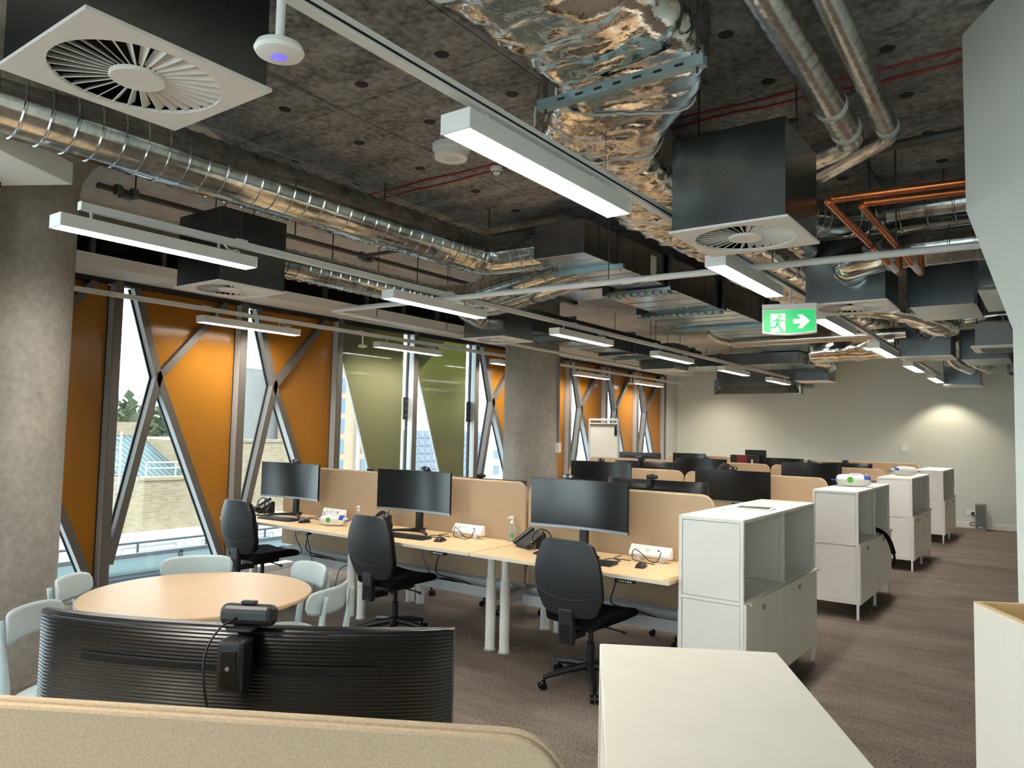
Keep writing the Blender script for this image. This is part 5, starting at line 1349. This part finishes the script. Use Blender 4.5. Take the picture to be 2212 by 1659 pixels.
P2, Rr = ring_path([(-.10, 8.3, 3.35), (-.13, 8.35, 3.1), (-.16, 8.6, 2.9), (-.25, 9.0, 2.84)], .10, .035, .012); MB().sweep(P2, Rr, 20).build('hose', 'galv_spiral', fx_, smooth='auto')
d4 = duct('spiral_duct', 'spiral duct running crosswise under the copper pipes', [
    ('cross_run', ([(-.95, 5.92, 3.31), (.6, 5.86, 3.31)], .15, .3, .17)),
    ('elbow', ([(-1.30, 4.75, 3.05), (-1.28, 5.35, 3.17), (-1.05, 5.86, 3.29), (-.93, 5.92, 3.31)], .125, .2, .16))])
rods(d4, [(-.6, 5.9, 3.44)])
d5 = duct('spiral_duct', 'shiny duct bending down into the diffuser box behind the exit sign', [
    ('spigot', ([(-1.24, 6.072, 2.95), (-1.24, 5.92, 2.96), (-1.0, 5.81, 2.99), (-.75, 5.80, 3.0)], .122, .2, .3)),
    ('cross_run', ([(-.78, 5.80, 3.0), (.5, 5.80, 3.02)], .128, .2, .15))])
d6 = duct('spiral_duct', 'small bright spiral duct feeding the far aisle diffuser box', [
    ('cross_run', ([(-1.28, 10.45, 3.0), (-1.15, 10.1, 3.06), (-.45, 10.0, 3.1)], .11, .2, .12)), ('elbow', ([(-.5, 10.0, 3.1), (-.2, 10.0, 3.1), (-.2, 10.6, 3.12)], .12, .2, .1))])
d7 = duct('spiral_duct', 'short spiral duct with a smooth elbow feeding the far middle diffuser box', [
    ('cross_run', ([(-4.4, 13.95, 3.12), (-3.62, 13.95, 3.10)], .14, .2, .14)), ('elbow', ([(-3.65, 13.95, 3.10), (-3.3, 13.95, 3.08), (-3.3, 14.25, 2.98)], .15, .25, .5))])
for k, (x, z_) in enumerate(((-1.42, 2.9), (-1.16, 2.9))):
    pipe('insulated_pipe', [(x, 12.4, 3.15), (x, 12.9, 3.12), (x+.18, 13.3, 2.86), (x+.34, 13.9, 2.80)], .075, 'foil_pipe', 'foil wrapped pipe dipping past the far aisle diffusers, ' + ('left of a pair' if k == 0 else 'right of a pair') if False else 'foil wrapped pipe dipping near the end of the aisle, ' + ('further from the bulkhead' if k == 0 else 'closer to the bulkhead'), bend=.2)
pipe('copper_pipe', [(-.36, 12.3, 3.3), (-.36, 12.3, 2.75), (-.20, 12.6, 2.56), (.15, 12.65, 2.56)], .02, 'copper', 'copper pipe dropping beside the far fan coil unit', bend=.05, seg=12)
b_ = thing('fan_coil_unit', 'rounded grey plant unit at the far end by the bulkhead', 'fan coil unit', (-.25, 13.2, 2.62)); B(-.3, .35, -.4, .4, 0, .3).build('casing', 'galv_dark', b_, bevel=.05, seg=3); B(-.34, .4, -.44, .44, .3, .34).build('flange', 'galv', b_); MB().lathe([(.3, .34), (.2, .55), (.2, .98)], 24).build('riser', 'galv', b_, smooth='auto')
dk = MB().cyl((-1.6, 5.0, 3.46), (.8, 4.9, 3.46), .03, 12).build('conduit_pipe', 'dark_pipe', smooth='auto'); tag(dk, 'dark steel pipe high above the copper pipes', 'pipe')
dk = MB().cyl((-4.5, 5.45, 3.47), (-3.5, 5.42, 3.47), .03, 12).build('conduit_pipe', 'dark_pipe', smooth='auto'); tag(dk, 'dark steel pipe tucked above the spiral duct elbow', 'pipe')
# wall washing downlights by the end wall
def downlight(x, z, pw, label, y=16.45):
    t = thing('downlight', label, 'downlight', (x, y, z))
    MB().lathe([(.045, .0), (.055, .0), (.055, .12), (.0, .12)], 20).build('can', 'lamp_white', t, smooth='auto')
    MB().lathe([(.0, .02), (.044, .02), (.044, .024), (0, .024)], 16).build('lens', 'glow_white', t)
    MB().cyl((0, 0, .12), (0, 0, CEIL-z), .006, 6).build('stem', 'rod', t)
    ld_ = bpy.data.lights.new('downlight_lamp', 'SPOT'); ld_.energy = pw; ld_.spot_size = R(108 if y > 16.3 else 140); ld_.spot_blend = .5 if y > 16.3 else 1.; ld_.color = (1., .86, .64); ld_.shadow_soft_size = .04
    lo = bpy.data.objects.new('downlight_lamp', ld_); COL.objects.link(lo); lo.parent = t; lo.location = (0, 0, -.01)
downlight(-1.72, 2.80, 34, 'small can downlight making the warm pool on the end wall')
downlight(-6.25, 3.0, 70, 'small can downlight before the pale window end of the end wall', 15.9)
# ---------------------------------------------------------------- small ceiling devices and cables
CB = CEIL-.035
q = at_z(975, 315, CB)
spk2 = thing('ceiling_speaker', 'round white surface speaker fixed to the dark boards', 'speaker', (q.x, q.y, CB))
MB().lathe([(.0, -.088), (.108, -.088), (.113, -.080), (.113, -.045), (.125, -.035), (.128, -.002), (.128, 0), (0, 0)], 40).build('housing', 'white_plastic', spk2, smooth='auto')
MB().lathe([(0, -.090), (.052, -.090), (.056, -.0885)], 30).build('grille', 'lamp_white', spk2, smooth='auto')
q = at_z(1073, 362, CB)
smk = thing('smoke_detector', 'small white smoke detector fixed to the dark boards', 'smoke detector', (q.x, q.y, CB))
MB().lathe([(0, -.052), (.018, -.052), (.024, -.046), (.036, -.034), (.043, -.026), (.046, -.012), (.046, 0), (0, 0)], 28).build('housing', 'white_plastic', smk, smooth='auto')
for k in range(8): 
    a = R(45*k); B(.025, .038, -.009, .009, -.040, -.036).build('slot', 'gasket', smk, rot=(0, 0, a))
def run(name, pts, r, m, label, cat='cable', grp=None):
    return tag(MB().sweep(resample(pts, .15), r, 6).build(name, m, smooth=True), label, cat, grp)
def wob(x0, x1, y0, y1, z, n, w, seed):
    rnd = random.Random(seed); return [(x0+(x1-x0)*k/n, y0+(y1-y0)*k/n+rnd.uniform(-w, w), z) for k in range(n+1)]
run('red_cable', wob(-5.4, .2, 4.12, 4.10, CB-.008, 30, .015, 1), .006, 'red_cable', 'red fire cable crossing the ceiling boards, straighter of the pair', 'cable', 'red cables on the ceiling')
run('red_cable', wob(-5.4, .2, 4.24, 4.22, CB-.008, 30, .03, 2), .006, 'red_cable', 'red fire cable crossing the ceiling boards, wavier of the pair', 'cable', 'red cables on the ceiling')
run('red_cable', wob(-6.6, -5.1, 4.0, 3.4, CEIL-.008, 10, .03, 5), .006, 'red_cable', 'red fire cable across bare concrete near the windows', 'cable', 'red cables on the ceiling')
run('grey_conduit', wob(-4.28, -4.28, 1.6, 8.5, CB-.026, 30, .01, 3), .008, 'grey_cable', 'thin pale conduit running along the ceiling above the spiral duct', 'conduit')
for y in (2.6, 3.6, 4.6, 5.6): pass
run('black_conduit', wob(-4.325, -4.325, 3.0, 8.0, TZ+.036, 24, .02, 9), .005, 'black_cable', 'black lead snaking along the top of the middle lighting track', 'cable')
